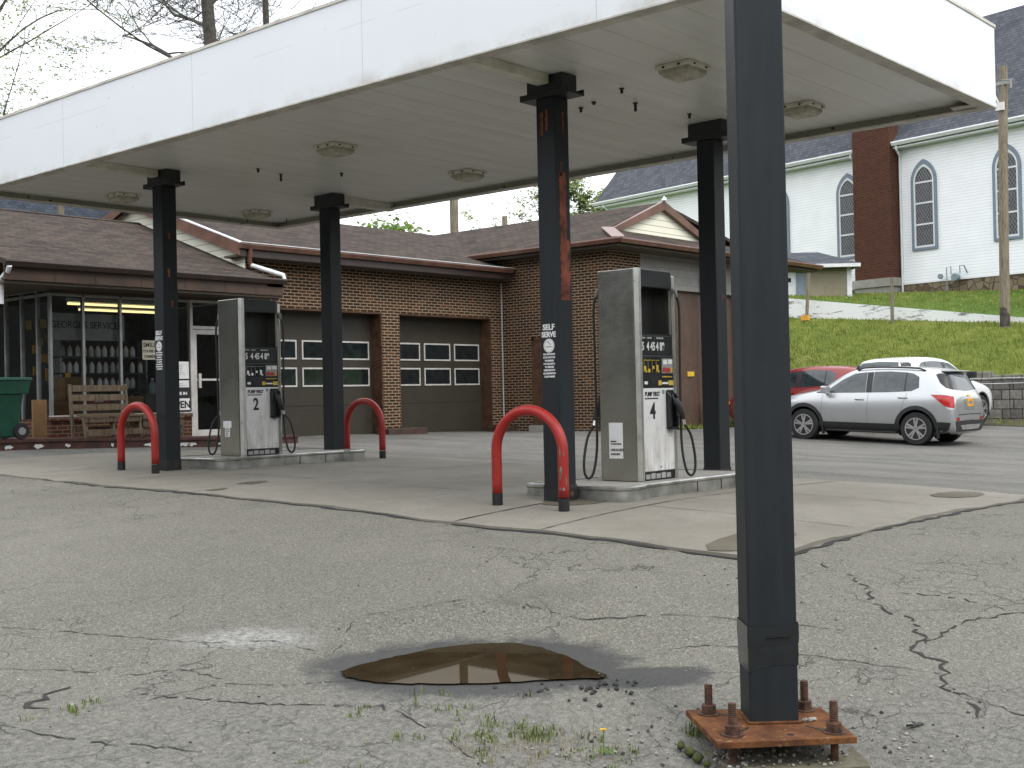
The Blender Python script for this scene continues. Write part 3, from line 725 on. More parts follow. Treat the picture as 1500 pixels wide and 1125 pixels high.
for a, b in (((KX0 - .008, KY0 - .008), (KX0 + .14, KY1 + .008)), ((KX1 - .14, KY0 - .008), (KX1 + .008, KY1 + .008)), ((KX0 + .14, KY0 - .008), (KX1 - .14, KY0 + .14)), ((KX0 + .14, KY1 - .14), (KX1 - .14, KY1 + .008))):
    lip.box((a[0], a[1], KZ0 - .014), (b[0], b[1], KZ0))
lip.build('bottom_lip', 'drip', can)
m = MB(); m.box((KX0 + .05, KY0 + .05, SOF), (KX1 - .05, KY1 - .05, SOF + .05)); m.build('soffit', 'soffit', can)
m = MB(); m.box((KX0 + .06, KY0 + .06, 4.60), (KX1 - .06, KY1 - .06, 4.64)); m.build('roof_deck', 'trim_white', can)
def liner_mat():
    t = NT('stained_inner_lip'); p = t.obj(); n = t.noise(p, 2.4, 5, .65); n2 = t.noise(p, 9, 3)
    cc = t.mix(t.mask(n, .4, .7), (.42, .40, .345), (.33, .31, .26)); cc = t.mix(t.mask(n2, .66, .70), cc, (.045, .038, .03))
    return t.done(cc, .6)
MT['liner'] = liner_mat()
ringbox(KX0 + .0505, KX1 - .0505, KY0 + .0505, KY1 - .0505, KZ0 + .001, SOF - .001, .004).build('fascia_liner', 'liner', can)
CW = .110
cols = [(9.12, 13.99), (11.95, 13.99), (9.12, 7.39), (11.95, 7.39)]
def jag(cx, z0, z1, w0, n=16, k=.3):
    k = .7 if w0 > .04 else k
    L = [(cx - w0 * random.uniform(k, 1.08), z0 + (z1 - z0) * i / n) for i in range(n + 1)]; Rr = [(cx + w0 * random.uniform(k, 1.08), z0 + (z1 - z0) * i / n) for i in range(n + 1)]
    return L, Rr
for ci, (x, y) in enumerate(cols):
    g = G(x, y)
    m = MB(); m.box((x - CW, y - CW, g - .05), (x + CW, y + CW, 3.74)); col = m.build('column', 'column', can, bevel=.012)
    m = MB(); m.box((x - CW - .003, y - CW - .003, g - .05), (x + CW + .003, y + CW + .003, g + .16 + .01 * ci)); m.build('column_foot', 'black', col)
    m = MB(); m.lathe([(.03, 0), (.03, .006), (.018, .006)], (x + .03, y - CW - .009, g + .09), 'y', 14); m.build('drain_hole', 'rust_dark', col)
    m = MB()
    m.box((x - .125, y - .30, 3.74), (x + .125, y + .30, 3.765)); m.box((x - .11, y - .22, 3.765), (x + .11, y + .22, 3.945)); m.box((x - .125, y - .30, 3.765), (x - .11, y + .30, 3.80)); m.box((x + .11, y - .30, 3.765), (x + .125, y + .30, 3.80))
    m.build('crosshead', 'black', col, bevel=.004)
    # rust patches
    spots = {0: [(-.01, 3.05, 3.13, .02), (-.02, 2.55, 2.66, .02), (.02, 2.15, 2.24, .016)], 1: [], 2: [(.012, 1.80, 2.38, .080), (-.005, 2.38, 3.02, .055), (.02, 3.38, 3.6, .018), (-.02, 2.98, 3.12, .014)], 3: [(.01, 1.92, 1.99, .012)]}[ci]
    for (dx, z0, z1, ww) in spots:
        L, Rr = jag(x + dx, z0, z1, ww, 18 if z1 - z0 > .5 else 6)
        m = MB(); vs = [(a, y - CW - .0022, b) for a, b in L] + [(a, y - CW - .0022, b) for a, b in Rr]; n_ = len(L)
        m.add(vs, [(i, n_ + i, n_ + i + 1, i + 1) for i in range(n_ - 1)]); m.build('rust_patch', 'rust_patch', col)
    if ci == 2:
        for (dy, z0, z1, ww) in [(-.02, 3.42, 3.62, .018), (.04, 3.38, 3.6, .02)]:
            L, Rr = jag(y + dy, z0, z1, ww, 8); m = MB(); vs = [(x - CW - .0022, a, b) for a, b in L] + [(x - CW - .0022, a, b) for a, b in Rr]; n_ = len(L)
            m.add(vs, [(i + 1, n_ + i + 1, n_ + i, i) for i in range(n_ - 1)]); m.build('rust_patch', 'rust_patch', col)
    if ci in (0, 2):      # SELF SERVE notice on the face towards the street
        top = 1.86 if ci == 0 else 1.585
        fx = x - CW - .0022; rt = (0, -1, 0); up = (0, 0, 1)
        def tx(t_, s_, z, mt='white_ink', sxx=1, bold=.0006): return text_obj('notice_text', t_, s_, (fx, y + .01, z), rt, up, mt, col, align='CENTER', sx=sxx, bold=bold)
        K = .72
        tx('SELF', .105 * K, top - .09 * K, bold=.0025); tx('SERVE', .098 * K, top - .185 * K, sxx=.92, bold=.0025)
        m = MB(); m.lathe([(.0, 0), (.066, 0), (.066, .0015), (0, .0015)], (fx - .0005, y + .01, top - .30 * K), 'x', 32); m.build('no_smoking_disc', 'white_ink', col)
        m = MB(); zc = top - .30 * K
        m.tube([(fx - .0012, y + .01 + .056 * math.cos(q_), zc + .056 * math.sin(q_)) for q_ in np.linspace(0, 2 * PI, 29)], .0016, 4)
        m.box((fx - .0022, y - .02, zc - .016), (fx - .0008, y + .045, zc - .006)); m.box((fx - .0022, y - .032, zc - .016), (fx - .0008, y - .025, zc - .006))
        m.prism([(fx - .0022, y + .034, zc + .038), (fx - .0022, y + .026, zc + .044), (fx - .0022, y - .018, zc + .010), (fx - .0022, y - .012, zc + .004)], (.001, 0, 0))
        m.build('cigarette_mark', 'key_grey', col)
        z = top - .425 * K
        for t_ in ('NO SMOKING', 'STOP MOTOR', 'WARNING', 'IT IS UNLAWFUL', 'TO DISPENSE', 'GASOLINE INTO', 'AN UNAPPROVED', 'CONTAINER'):
            tx(t_, .024, z, 'white_ink', .95 if len(t_) < 11 else .78, .0010); z -= .0305
# welded ceiling beams from the crosshead to the fascia and wall end
for (x, y) in cols[:1] + cols[2:3]:
    m = MB(); m.box((KX0 + .142, y - .07, 3.858), (x - .126, y + .07, SOF - .001)); m.build('ceiling_beam', 'trim_white', can, bevel=.006)
for (x, y) in (cols[1], cols[3]):
    m = MB(); m.box((x + .126, y - .07, 3.83), (KX1 - .06, y + .07, SOF - .001)); m.build('ceiling_beam', 'trim_white', can, bevel=.006)
for (x, y, l_) in [(9.95, 7.16, .05), (10.2, 7.7, .03), (10.55, 7.42, .09), (11.4, 7.3, .05), (10.3, 7.95, .05), (9.9, 13.0, .05), (10.35, 13.1, .10), (10.9, 12.5, .05)]:
    m = MB(); m.tube([(x, y, SOF + .01), (x, y, SOF - l_)], .016, 8); m.tube([(x, y, SOF - .001), (x, y, SOF - .008)], .028, 8); m.build('pipe_stub', 'black', can)
for (x, y) in [(12.4, 16.6), (12.9, 16.2)]:
    m = MB(); m.tube([(x, y, SOF - .01), (x, y, SOF - .09), (x - .12, y + .05, SOF - .11)], .007, 6); m.build('wire_stub', 'rubber', can)
m = MB(); m.box((13.0, KY0 + .06, KZ0 + .002), (13.22, KY0 + .40, KZ0 + .014), rz=.2); m.build('bent_flashing', 'drip', can)

# lights under the canopy
def make_light(x, y, label):
    t = thing('canopy_light', label, 'ceiling light', (x, y, SOF), 0, 'square lights under the canopy')
    m = MB(); a = .19
    m.box((-a, -a, -.045), (a, a, -.001)); m.build('housing', 'trim_white', t, bevel=.012)
    m = MB(); rings = [(.165, -.045), (.160, -.08), (.125, -.115), (.072, -.13), (0.001, -.134)]
    vs = []; n = 4
    for r, z in rings: vs += [(-r, -r, z), (r, -r, z), (r, r, z), (-r, r, z)]
    fs = [(4 * i + k, 4 * i + (k + 1) % 4, 4 * (i + 1) + (k + 1) % 4, 4 * (i + 1) + k) for i in range(len(rings) - 1) for k in range(4)]
    m.add(vs, [f[::-1] for f in fs]); m.build('lens', 'lens', t, bevel=.008)
    for (p, dx, dy) in (((-.10, -a - .004), .012, .004), ((.10, -a - .004), .012, .004), ((-a - .004, -.08), .004, .012), ((-a - .004, .09), .004, .012)):
        m = MB(); m.box((p[0] - dx, p[1] - dy, -.042), (p[0] + dx, p[1] + dy, -.024)); m.build('clip', 'black', t)
    return t
L0 = make_light(9.68, 15.9, 'leftmost square milky light under the canopy, left of the column beside pump 2')
L0.name = 'canopy_light'
for (x, y, lab) in [(12.1, 15.95, 'square milky canopy light lowest in view, seen between the two columns of pump 2'), (9.68, 11.2, 'square milky canopy light right above the gap between pump 2 and its right column'),
                    (12.1, 11.3, 'square milky canopy light left of the rusty column, in front of the far canopy edge'), (9.68, 6.26, 'largest square milky canopy light, right of the rusty column top'), (11.95, 6.24, 'square milky canopy light right of the big foreground pole')]:
    copy_tree(L0, (x, y, SOF), 0, lab)

# ------------------------------------------------------------------ pump islands
def island(x0, x1, y, top, label):
    g = G((x0 + x1) / 2, y)
    t = thing('pump_island', label, 'pump island', ((x0 + x1) / 2, y, g), 0, 'raised concrete pump islands')
    cx = (x0 + x1) / 2; h = .62; hm = .545; e = .34; hx = (x1 - x0) / 2
    def outline(o):
        P = []; r = .11
        def arc(px, py, a0, a1):
            for k in range(6):
                a = a0 + (a1 - a0) * k / 5; P.append((px + (r + o) * math.cos(a), py + (r + o) * math.sin(a)))
        arc(-hx + r, -h + r, PI, 1.5 * PI); P.append((-hx + e, -h - o)); P.append((-hx + e + .06, -hm - o)); P.append((hx - e - .06, -hm - o)); P.append((hx - e, -h - o))
        arc(hx - r, -h + r, -PI / 2, 0); arc(hx - r, h - r, 0, PI / 2)
        P.append((hx - e, h + o)); P.append((hx - e - .06, hm + o)); P.append((-hx + e + .06, hm + o)); P.append((-hx + e, h + o)); arc(-hx + r, h - r, PI / 2, PI)
        return P
    zt = top - g
    m = MB(); P = outline(0); m.prism([(a, b, -.15) for a, b in P], (0, 0, zt + .15 - .006)); m.build('island_slab', 'concrete_grey', t)
    m = MB(); P = outline(.006); n = len(P); zs = [-.06, zt - .03]
    def band(z0, z1, o0, o1):
        A, B = outline(o0), outline(o1); k = len(A); m.add([(a, b, z0) for a, b in A] + [(a, b, z1) for a, b in B], [(i, (i + 1) % k, k + (i + 1) % k, k + i) for i in range(k)])
    band(-.08, zt - .045, .006, .006); band(zt - .045, zt - .03, .006, .018); band(zt - .03, zt - .012, .018, .018); band(zt - .012, zt, .018, .006); band(zt, zt + .001, .006, -.05)
    o = m.build('steel_skirt', 'skirt', t, smooth='auto')
    m = MB(); m.box((.09, -hm - .012, -.05), (.098, -hm - .0035, zt - .03)); m.box((.55, -hm - .012, -.05), (.556, -hm - .0035, zt - .03)); m.build('skirt_joint', 'rust_dark', t)
    return t
island(9.47, 12.05, 13.99, .165, 'steel edged pump island under pump 2')
island(9.30, 11.85, 7.39, .02, 'steel edged pump island under pump 4 beside the rusty column')

# ------------------------------------------------------------------ fuel pumps
def pump(num, x, y, z, label):
    t = thing('fuel_pump', label, 'fuel pump', (x, y, z), 0, 'stainless fuel pumps on the islands')
    Lx, hy = .70, .255       # local x 0..Lx, y -hy..hy ; z 0..2.13
    m = MB(); m.box((0, -hy + .035, 0), (.07, hy - .035, 2.125)); m.build('steel_end_panel', 'steel', t, bevel=.008)
    m = MB()
    for sg in (-1, 1):
        m.prism([(0.012, sg * (hy - .034), 0), (.045, sg * hy, 0), (.085, sg * hy, 0), (.085, sg * (hy - .034), 0)], (0, 0, 2.13))
    m.build('steel_corner_post', 'steel_bright', t)
    m = MB(); m.box((Lx - .07, -hy + .035, 0), (Lx, hy - .035, 2.08)); m.build('steel_end_panel', 'steel', t, bevel=.008)
    m = MB()
    for sg in (-1, 1): m.box((Lx - .055, sg * (hy - .03) - .02, 0), (Lx - .005, sg * (hy - .03) + .02, 2.08))
    m.build('steel_corner_post', 'steel_bright', t, bevel=.005)
    m = MB(); m.box((.071, -hy + .05, 0), (Lx - .071, hy - .05, 1.455)); m.build('inner_cabinet', 'pump_black', t)
    m = MB(); m.prism([(.086, -hy + .012, 1.945), (.086, hy - .012, 1.945), (.086, hy - .012, 2.125), (.086, -hy + .012, 2.125)], (Lx - .145, 0, 0)); m.build('header', 'pump_black', t, bevel=.01)
    m = MB(); m.box((.345, -.02, 1.456), (Lx - .072, hy - .06, 1.944)); m.box((.072, hy - .09, 1.456), (.2, hy - .06, 1.60)); m.build('upper_back_panel', 'black', t)
    m = MB(); m.box((.086, -hy + .03, 1.456), (Lx - .06, -hy + .05, 1.475)); m.build('ledge', 'pump_black', t)
    for sg in (-1, 1):
        fy = sg * (hy - .035)
        def bx(name, x0, x1, z0, z1, d, mt, par=t, bev=.004):
            m_ = MB(); a, b = sorted((fy, fy + sg * d)); m_.box((x0, a, z0), (x1, b, z1)); return m_.build(name, mt, par, bevel=bev)
        wp = bx('white_panel', .092, Lx - .062, .088, .925, .026, 'pump_white', bev=.006)
        bx('kick_panel', .088, Lx - .06, .0, .085, .016, 'pump_black')
        bx('lower_bezel', .088, Lx - .06, .93, 1.255, .024, 'pump_black', bev=.006)
        bx('price_panel', .088, Lx - .06, 1.26, 1.455, .012, 'pump_black')
        rt = (-sg, 0, 0) if sg > 0 else (1, 0, 0)
        x0 = .095 if sg < 0 else Lx - .07; dr = 1 if sg < 0 else -1
        def tx(s_, sz, dx, zz, mt, d=.0275, sxx=1, bold=.0, nm='panel_text', par=wp): return text_obj(nm, s_, sz, (x0 + dr * dx, fy + sg * d, zz), rt, (0, 0, 1), mt, par, sx=sxx, bold=bold)
        tx('PUMP FIRST', .062, .03, .845, 'ink', sxx=.82, bold=.002); tx('SEE ATTENDANT BEFORE FUELING', .019, .03, .815, 'ink', sxx=.78, bold=.0006)
        tx(num, .225, .115, .62, 'ink', sxx=.85, bold=.006)
        pp = MB(); pp.box((0, 0, 0), (1, 1, 1))
        for k, s_ in enumerate(('5', '4 45', '4 89')):
            tx(s_, .115, (.012, .10, .265)[k], 1.31, 'white_ink', .0135, .72, .003, 'price_digits', t)
        for k in range(3):
            tx(('REGULAR', 'UNLEADED', 'SUPER UNLEADED')[k], .022, (.0, .10, .26)[k] + .01, 1.425, 'white_ink', .0135, .7, 0, 'price_digits', t)
        # grade buttons, card reader, stickers
        mk = MB(); ms = MB()
        gx = lambda a: x0 + dr * a
        def sb(mb, a0, a1, z0, z1, d0, d1):
            xa, xb = sorted((gx(a0), gx(a1))); ya, yb = sorted((fy + sg * d0, fy + sg * d1)); mb.box((xa, ya, z0), (xb, yb, z1))
        for k in range(4):
            sb(ms, .018 + k * .072, .080 + k * .072, 1.075, 1.225, .0245, .028)
        for k in range(4):
            sb(mk, .018 + k * .072, .080 + k * .072, 1.205, 1.210, .0285, .031); sb(mk, .018 + k * .072, .021 + k * .072, 1.08, 1.205, .0285, .031)
        ms.build('grade_window', 'screen', t)
        mk.build('grade_outline', 'yellow' if num == '4' else 'key_grey', t)
        for k, (z0, z1, o_) in enumerate([(1.10, 1.15, .02), (1.085, 1.12, .025), (1.12, 1.15, .03), (1.10, 1.16, .02)]):
            mh = MB(); sb(mh, .025 + k * .072, .055 + k * .072, z0, z1, .0286, .0315)
            if k in (0, 3): sb(mh, .045 + k * .072, .072 + k * .072, 1.085, 1.105, .0286, .0315)
            mh.build('nozzle_symbol', 'white_ink' if num == '2' else 'yellow', t)
        mc = MB(); sb(mc, .335, .525, 1.075, 1.225, .0245, .034); mc.build('card_reader', 'key_grey', t, bevel=.004)
        mc = MB(); sb(mc, .345, .40, 1.085, 1.135, .0345, .038); sb(mc, .41, .47, 1.085, 1.13, .0345, .038); mc.build('card_key', 'red_plastic', t)
        mc = MB(); sb(mc, .35, .42, 1.165, 1.21, .0345, .038); sb(mc, .44, .515, 1.17, 1.215, .0345, .038); mc.build('card_display', 'paper', t)
        mc = MB(); sb(mc, .485, .515, 1.085, 1.135, .0345, .039)
        for k in range(7): sb(mc, .345 + k * .026, .363 + k * .026, 1.033, 1.047, .0245, .027)
        mc.build('yellow_strip', 'yellow', t)
        for q0, q1 in ((.275, .33), (.46, .545)): mc = MB(); sb(mc, q0, q1, .953, 1.003, .0245, .027); mc.build('yellow_sticker', 'yellow', t)
        mc = MB(); sb(mc, .03, .085, .965, .995, .0245, .027); sb(mc, .34, .45, .965, .985, .0245, .027); mc.build('white_sticker', 'paper', t)
        mc = MB(); sb(mc, .335, .375, .865, .905, .0265, .029); mc.build('blue_sticker', 'churchblue', t)
        mc = MB()
        for k in range(5): sb(mc, .03 + k * .092, .105 + k * .092, .012, .06 + .008 * (k % 2), .0165, .019)
        mc.build('kick_sticker', 'key_grey', t)
        mc = MB(); mc.lathe([(.0, 0), (.012, 0), (.012, .006), (0, .006)], (gx(.29), fy + sg * .026, .125), 'y', 12); mc.build('panel_lock', 'ink', t)
        # nozzle boot, nozzle and hose
        xa, xb = sorted((gx(.40), gx(.545)))
        mb = MB(); ya, yb = sorted((fy + sg * .02, fy + sg * .085)); xm = gx(.47)
        mb.prism([(gx(.40), fy + sg * .02, .50), (gx(.40), fy + sg * .085, .53), (gx(.40), fy + sg * .085, .84), (gx(.40), fy + sg * .02, .905)], (dr * .022, 0, 0))
        mb.prism([(gx(.523), fy + sg * .02, .50), (gx(.523), fy + sg * .085, .53), (gx(.523), fy + sg * .085, .84), (gx(.523), fy + sg * .02, .905)], (dr * .022, 0, 0))
        xa2, xb2 = sorted((gx(.422), gx(.523))); y1, y2 = sorted((fy + sg * .026, fy + sg * .04)); mb.box((xa2, y1, .50), (xb2, y2, .905))
        y1, y2 = sorted((fy + sg * .04, fy + sg * .10)); mb.box((xa2, y1, .50), (xb2, y2, .525))
        mb.build('nozzle_boot', 'pump_black', t)
        mn = MB(); nx = gx(.47)
        mn.tube([(nx, fy + sg * .055, .86), (nx, fy + sg * .075, .80), (nx + dr * .0, fy + sg * .12, .74)], [.014, .017, .02], 10)
        mn.tube([(nx, fy + sg * .085, .80), (nx + dr * .01, fy + sg * .135, .745), (nx + dr * .035, fy + sg * .15, .66), (nx + dr * .06, fy + sg * .15, .60)], [.036, .04, .03, .02], 10)
        mn.tube([(nx + dr * .005, fy + sg * .10, .72), (nx + dr * .02, fy + sg * .10, .64), (nx + dr * .055, fy + sg * .14, .60)], .008, 6)
        nz_ = mn.build('nozzle', 'rubber', t, smooth='auto')
        mn = MB(); mn.tube([(nx + dr * .055, fy + sg * .15, .605), (nx + dr * .07, fy + sg * .15, .55)], .019, 10); mn.build('swivel', 'steel_bright', nz_)
        mo = MB(); xr = gx(.60) if sg < 0 else gx(.60)
        P = []
        ctrl = [(gx(.575), fy + sg * .05, 1.90), (gx(.615), fy + sg * .07, 1.75), (gx(.61), fy + sg * .07, 1.3), (gx(.605), fy + sg * .07, .8), (gx(.60), fy + sg * .075, .35), (gx(.625), fy + sg * .10, .10), (gx(.665), fy + sg * .13, .02),
                (gx(.70), fy + sg * .16, .06), (gx(.70), fy + sg * .17, .20), (gx(.645), fy + sg * .165, .42), (gx(.57), fy + sg * .152, .53), (nx + dr * .07, fy + sg * .15, .55)]
        cv = [Vector(p) for p in ctrl]
        for i in range(len(cv) - 1):
            p0, p1, p2, p3 = cv[max(i - 1, 0)], cv[i], cv[i + 1], cv[min(i + 2, len(cv) - 1)]
            for k in range(5):
                tt = k / 5; P.append(.5 * ((2 * p1) + (p2 - p0) * tt + (2 * p0 - 5 * p1 + 4 * p2 - p3) * tt * tt + (3 * p1 - p0 - 3 * p2 + p3) * tt ** 3))
        P.append(cv[-1]); mo.tube(P, .0135, 8); mo.build('hose', 'rubber', t, smooth=True)
        mo = MB(); mo.tube([(gx(.545), fy + sg * -.01, 1.955), (gx(.575), fy + sg * .05, 1.93), (gx(.585), fy + sg * .06, 1.86)], [.02, .024, .018], 10); mo.build('hose_outlet', 'key_grey', t, smooth=True)
    # stickers on the steel end
    z0 = .24 if num == '2' else .20
    if num == '2':
        m = MB(); m.box((-.003, -.04, .385), (-.0005, .14, .475)); m.box((-.003, -.005, .26), (-.0005, .105, .383)); m.build('white_sticker', 'paper', t)
        for k, s_ in enumerate(('SORRY', 'WE ARE', 'CASH', 'ONLY')): text_obj('sticker_text', s_, .022, (-.0035, .09, .355 - k * .027), (0, -1, 0), (0, 0, 1), 'ink', t, bold=.0006)
    else:
        m = MB(); m.box((-.003, -.055, .225), (-.0005, .115, .585)); m.build('white_sticker', 'paper', t)
        m = MB(); m.box((-.0045, -.043, .42), (-.0032, .103, .572)); m.build('blank_panel', 'white_trim', t)
        for k, (s_, z_, h_) in enumerate((('MINIMUM', .39, .018), ('OCTANE RATING', .365, .018), ('UNLEADED', .30, .034), ('GASOLINE', .26, .026))): text_obj('sticker_text', s_, h_, (-.0035, .095, z_), (0, -1, 0), (0, 0, 1), 'ink', t, sx=.9, bold=.0012)
        m = MB(); m.lathe([(.105, 0), (.105, .0006), (.10, .0006)], (-.0012, .0, 1.36), 'x', 36); m.lathe([(.055, 0), (.055, .0006), (.05, .0006)], (-.0024, .01, 1.33), 'x', 30); m.build('polish_mark', 'steel', t)
    return t
pump('2', 9.965, 13.82, .165, 'stainless fuel pump with a big 2 on its white panel')
pump('4', 9.955, 7.30, .02, 'stainless fuel pump with a big 4 on its white panel')

# ------------------------------------------------------------------ red arch bollards
def bollard(x, y, g, label, h=.86, w_=.80, r=.049, chips=False):
    t = thing('bollard', label, 'bollard', (x, y, g), 0, 'red arch bollards guarding the pump islands')
    R = w_ / 2; P = [(0, -R, .11)]
    for k in range(4): P.append((0, -R, .11 + (h - R * .95 - .11) * (k + 1) / 4))
    for k in range(1, 20):
        a = PI - PI * k / 20; P.append((0, R * math.cos(a), h - R * .95 + R * .95 * math.sin(a)))
    for k in range(5): P.append((0, R, h - R * .95 - (h - R * .95 - .11) * k / 4))
    m = MB(); m.tube(P, r, 14); tb = m.build('red_pipe', 'red', t, smooth=True)
    for sg in (-1, 1):
        m = MB(); m.tube([(0, sg * R, -.04), (0, sg * R, .112 + .01 * sg)], r + .0015, 14); m.build('black_foot', 'black', t, smooth='auto')
    if chips:
        for k in range(9):
            z = random.uniform(.14, .52); a0 = random.uniform(PI * .75, PI * 1.5); da = random.uniform(.1, .4); dz = random.uniform(.01, .05) * (2 if k < 2 else 1)
            m = MB(); vs = []
            for j in range(8):
                an = 2 * PI * j / 8; rr = random.uniform(.6, 1); aa = a0 + da * rr * math.cos(an); vs.append(((r + .0012) * math.cos(aa), -R + (r + .0012) * math.sin(aa), z + dz * rr * math.sin(an)))
            m.face(vs); m.build('paint_chip', 'chip', tb)
    return t
bollard(8.73, 14.10, G(8.73, 14.1) + .02, 'red arch bollard in front of pump 2, leftmost in the photo')
bollard(8.55, 7.29, G(8.55, 7.3) + .02, 'red arch bollard with chipped paint in front of the rusty column', h=.90, chips=True)
bollard(12.55, 13.99, G(12.5, 14) + .02, 'red arch bollard standing before the garage doors behind the right column of pump 2')

# ------------------------------------------------------------------ sign pole in the foreground
HD = math.radians(42.0); PZ = -.63
px, py = 5.083, 2.893
sp = thing('sign_pole', 'tall dark square steel pole bolted to a rusty base plate', 'pole', (px, py, PZ), HD - PI / 2)
a = .113
m = MB(); m.box((-a, -a, .0), (a, a, 7.5)); m.build('post', 'column', sp, bevel=.012)
m = MB(); zt = .305
pts_ = []
for k in range(13):
    f = k / 12
    pts_.append(f)
def wrap(z0f, z1f, off, mat, name):
    m = MB(); ring = [(-1, -1), (-.5, -1), (0, -1), (.5, -1), (1, -1), (1, 0), (1, 1), (0, 1), (-1, 1), (-1, 0)]; n = len(ring)
    lo = [(u * (a + off), v * (a + off), z0f(u, v)) for u, v in ring]; mid = [(u * (a + off + .0015), v * (a + off + .0015), (z0f(u, v) + z1f(u, v)) / 2) for u, v in ring]; hi = [(u * (a + off), v * (a + off), z1f(u, v)) for u, v in ring]
    m.add(lo + mid + hi, [(i, (i + 1) % n, n + (i + 1) % n, n + i) for i in range(n)] + [(n + i, n + (i + 1) % n, 2 * n + (i + 1) % n, 2 * n + i) for i in range(n)])
    return m.build(name, mat, sp)
wrap(lambda u, v: .265 - .014 * u * u + .014 * u, lambda u, v: .40 + .01 * u, .002, 'black_tape', 'tape_wrap')
wrap(lambda u, v: .36 + .008 * u, lambda u, v: .455 + .006 * u - .01 * (v < 0) * (1 - u * u), .005, 'black_tape', 'tape_wrap')
m = MB(); m.prism([(-.045, -a - .004, .388), (.075, -a - .004, .395), (.085, -a - .022, .402), (-.02, -a - .018, .396)], (0, 0, .006)); m.build('tape_fold', 'black_tape', sp)
m = MB(); m.prism([(-.315, -.395, -.028), (.305, -.36, -.028), (.285, .16, -.028), (-.365, .172, -.028)], (0, 0, .028)); bp = m.build('base_plate', 'rust', sp, bevel=.003)
m = MB(); 
for k in range(26):
    an = 2 * PI * k / 26; 
m.box((-a - .012, -a - .012, .001), (a + .012, a + .012, .012)); m.build('weld_bead', 'rust', bp, bevel=.004)
for (bx_, by_) in ((-.225, -.275), (.228, -.275), (-.268, .085), (.195, .115)):
    m = MB(); m.tube([(bx_, by_, -.17), (bx_, by_, .14)], .018, 12)
    for k in range(9): m.lathe([(.018, 0), (.020, .004), (.018, .008)], (bx_, by_, .055 + k * .0085), 'z', 10)
    b_ = m.build('anchor_bolt', 'rust_dark', sp, smooth='auto')
    m = MB(); rr = .038; m.prism([(bx_ + rr * math.cos(k * PI / 3 + .3), by_ + rr * math.sin(k * PI / 3 + .3), .006) for k in range(6)], (0, 0, .04)); m.build('nut', 'rust_dark', b_, bevel=.003)
    m = MB(); m.lathe([(.0, .0005), (.054, .0005), (.054, .006), (0, .006)], (bx_, by_, 0), 'z', 20); m.build('washer', 'rust_dark', b_)
    m = MB(); dx, dy = -bx_ * .32, -by_ * .30
    m.prism([(bx_ + dx * .35, by_ + dy * .35 - .009, .0012), (bx_ + dx * 1.3, by_ + dy * 1.3 - .009, .0012), (bx_ + dx * 1.3, by_ + dy * 1.3 + .009, .0012), (bx_ + dx * .35, by_ + dy * .35 + .009, .0012)], (0, 0, .0008)); m.build('slot', 'black', bp)
m = MB(); m.lathe([(.0, .0004), (.016, .0004), (.016, .0012), (0, .0012)], (.029, -.296, 0), 'z', 16); m.build('plate_hole', 'black', bp)
# footing below
def rock_mesh(mb, c, r, mi=0, n=8, sq=.7):
    vs = []; fs = []; rows = 4
    for i in range(rows + 1):
        ph = PI * i / rows
        for k in range(n):
            th = 2 * PI * k / n; q = r * random.uniform(.75, 1.15); vs.append((c[0] + q * math.sin(ph) * math.cos(th), c[1] + q * math.sin(ph) * math.sin(th), c[2] + q * sq * math.cos(ph)))
    for i in range(rows):
        for k in range(n): fs.append((i * n + k, (i + 1) * n + k, (i + 1) * n + (k + 1) % n, i * n + (k + 1) % n))
    mb.add(vs, fs, mi)
ft = MB(); n_ = 14
ringp = []
for (x0, y0), (x1, y1) in zip([(-.26, -.46), (.36, -.42), (.36, .26), (-.41, .26)], [(.36, -.42), (.36, .26), (-.41, .26), (-.26, -.46)]):
    for k in range(n_): ringp.append((x0 + (x1 - x0) * k / n_ + random.uniform(-.012, .012), y0 + (y1 - y0) * k / n_ + random.uniform(-.012, .012)))
nn = len(ringp); top_ = [(x * .97, y * .97, -.115 + random.uniform(-.012, .006)) for x, y in ringp]; bot_ = [(x, y, -.30) for x, y in ringp]; inn = [(x * .86, y * .86, -.125) for x, y in ringp]
ft.add(bot_ + top_ + inn, [(i, (i + 1) % nn, nn + (i + 1) % nn, nn + i) for i in range(nn)] + [(nn + i, nn + (i + 1) % nn, 2 * nn + (i + 1) % nn, 2 * nn + i) for i in range(nn)] + [tuple(range(2 * nn, 3 * nn))])
fo = ft.build('concrete_footing', 'old_concrete'); fo.location = (px, py, PZ); fo.rotation_euler = (0, 0, HD - PI / 2)
tag(fo, 'rough mossy concrete footing below the rusty pole plate', 'footing')
ca_, sa_ = math.cos(HD - PI / 2), math.sin(HD - PI / 2)
def loc2w(x, y): return (px + x * ca_ - y * sa_, py + x * sa_ + y * ca_)
gr = MB()
for k in range(900):
    u = random.random()
    if u < .35: lx, ly = random.uniform(-.3, .3), random.uniform(-.36, .22); x, y = loc2w(lx, ly); z = PZ - .118
    else:
        x, y = loc2w(random.gauss(-.2, .6), random.gauss(-.25, .45))
        lx, ly = (x - px) * ca_ + (y - py) * sa_, -(x - px) * sa_ + (y - py) * ca_
        if abs(lx) < .41 and -.46 < ly < .27: continue
        z = G(x, y) + .002
    rock_mesh(gr, (x, y, z), random.choice([.004, .005, .006, .008, .011]), random.choice([0, 0, 1]), 5)
for k in range(1500):
    x, y = random.uniform(2.9, 7.4), random.uniform(1.5, 6.6)
    if (x - 5.05) ** 2 / .8 + (y - 4.66) ** 2 / .9 < 1: continue
    if (x < 4.1) == (random.random() < .5): continue
    rock_mesh(gr, (x, y, float(lot_z(np.float64(x), np.float64(y))) + .001), random.choice([.003, .004, .005, .006, .009]), random.choice([0, 0, 1]), 5)
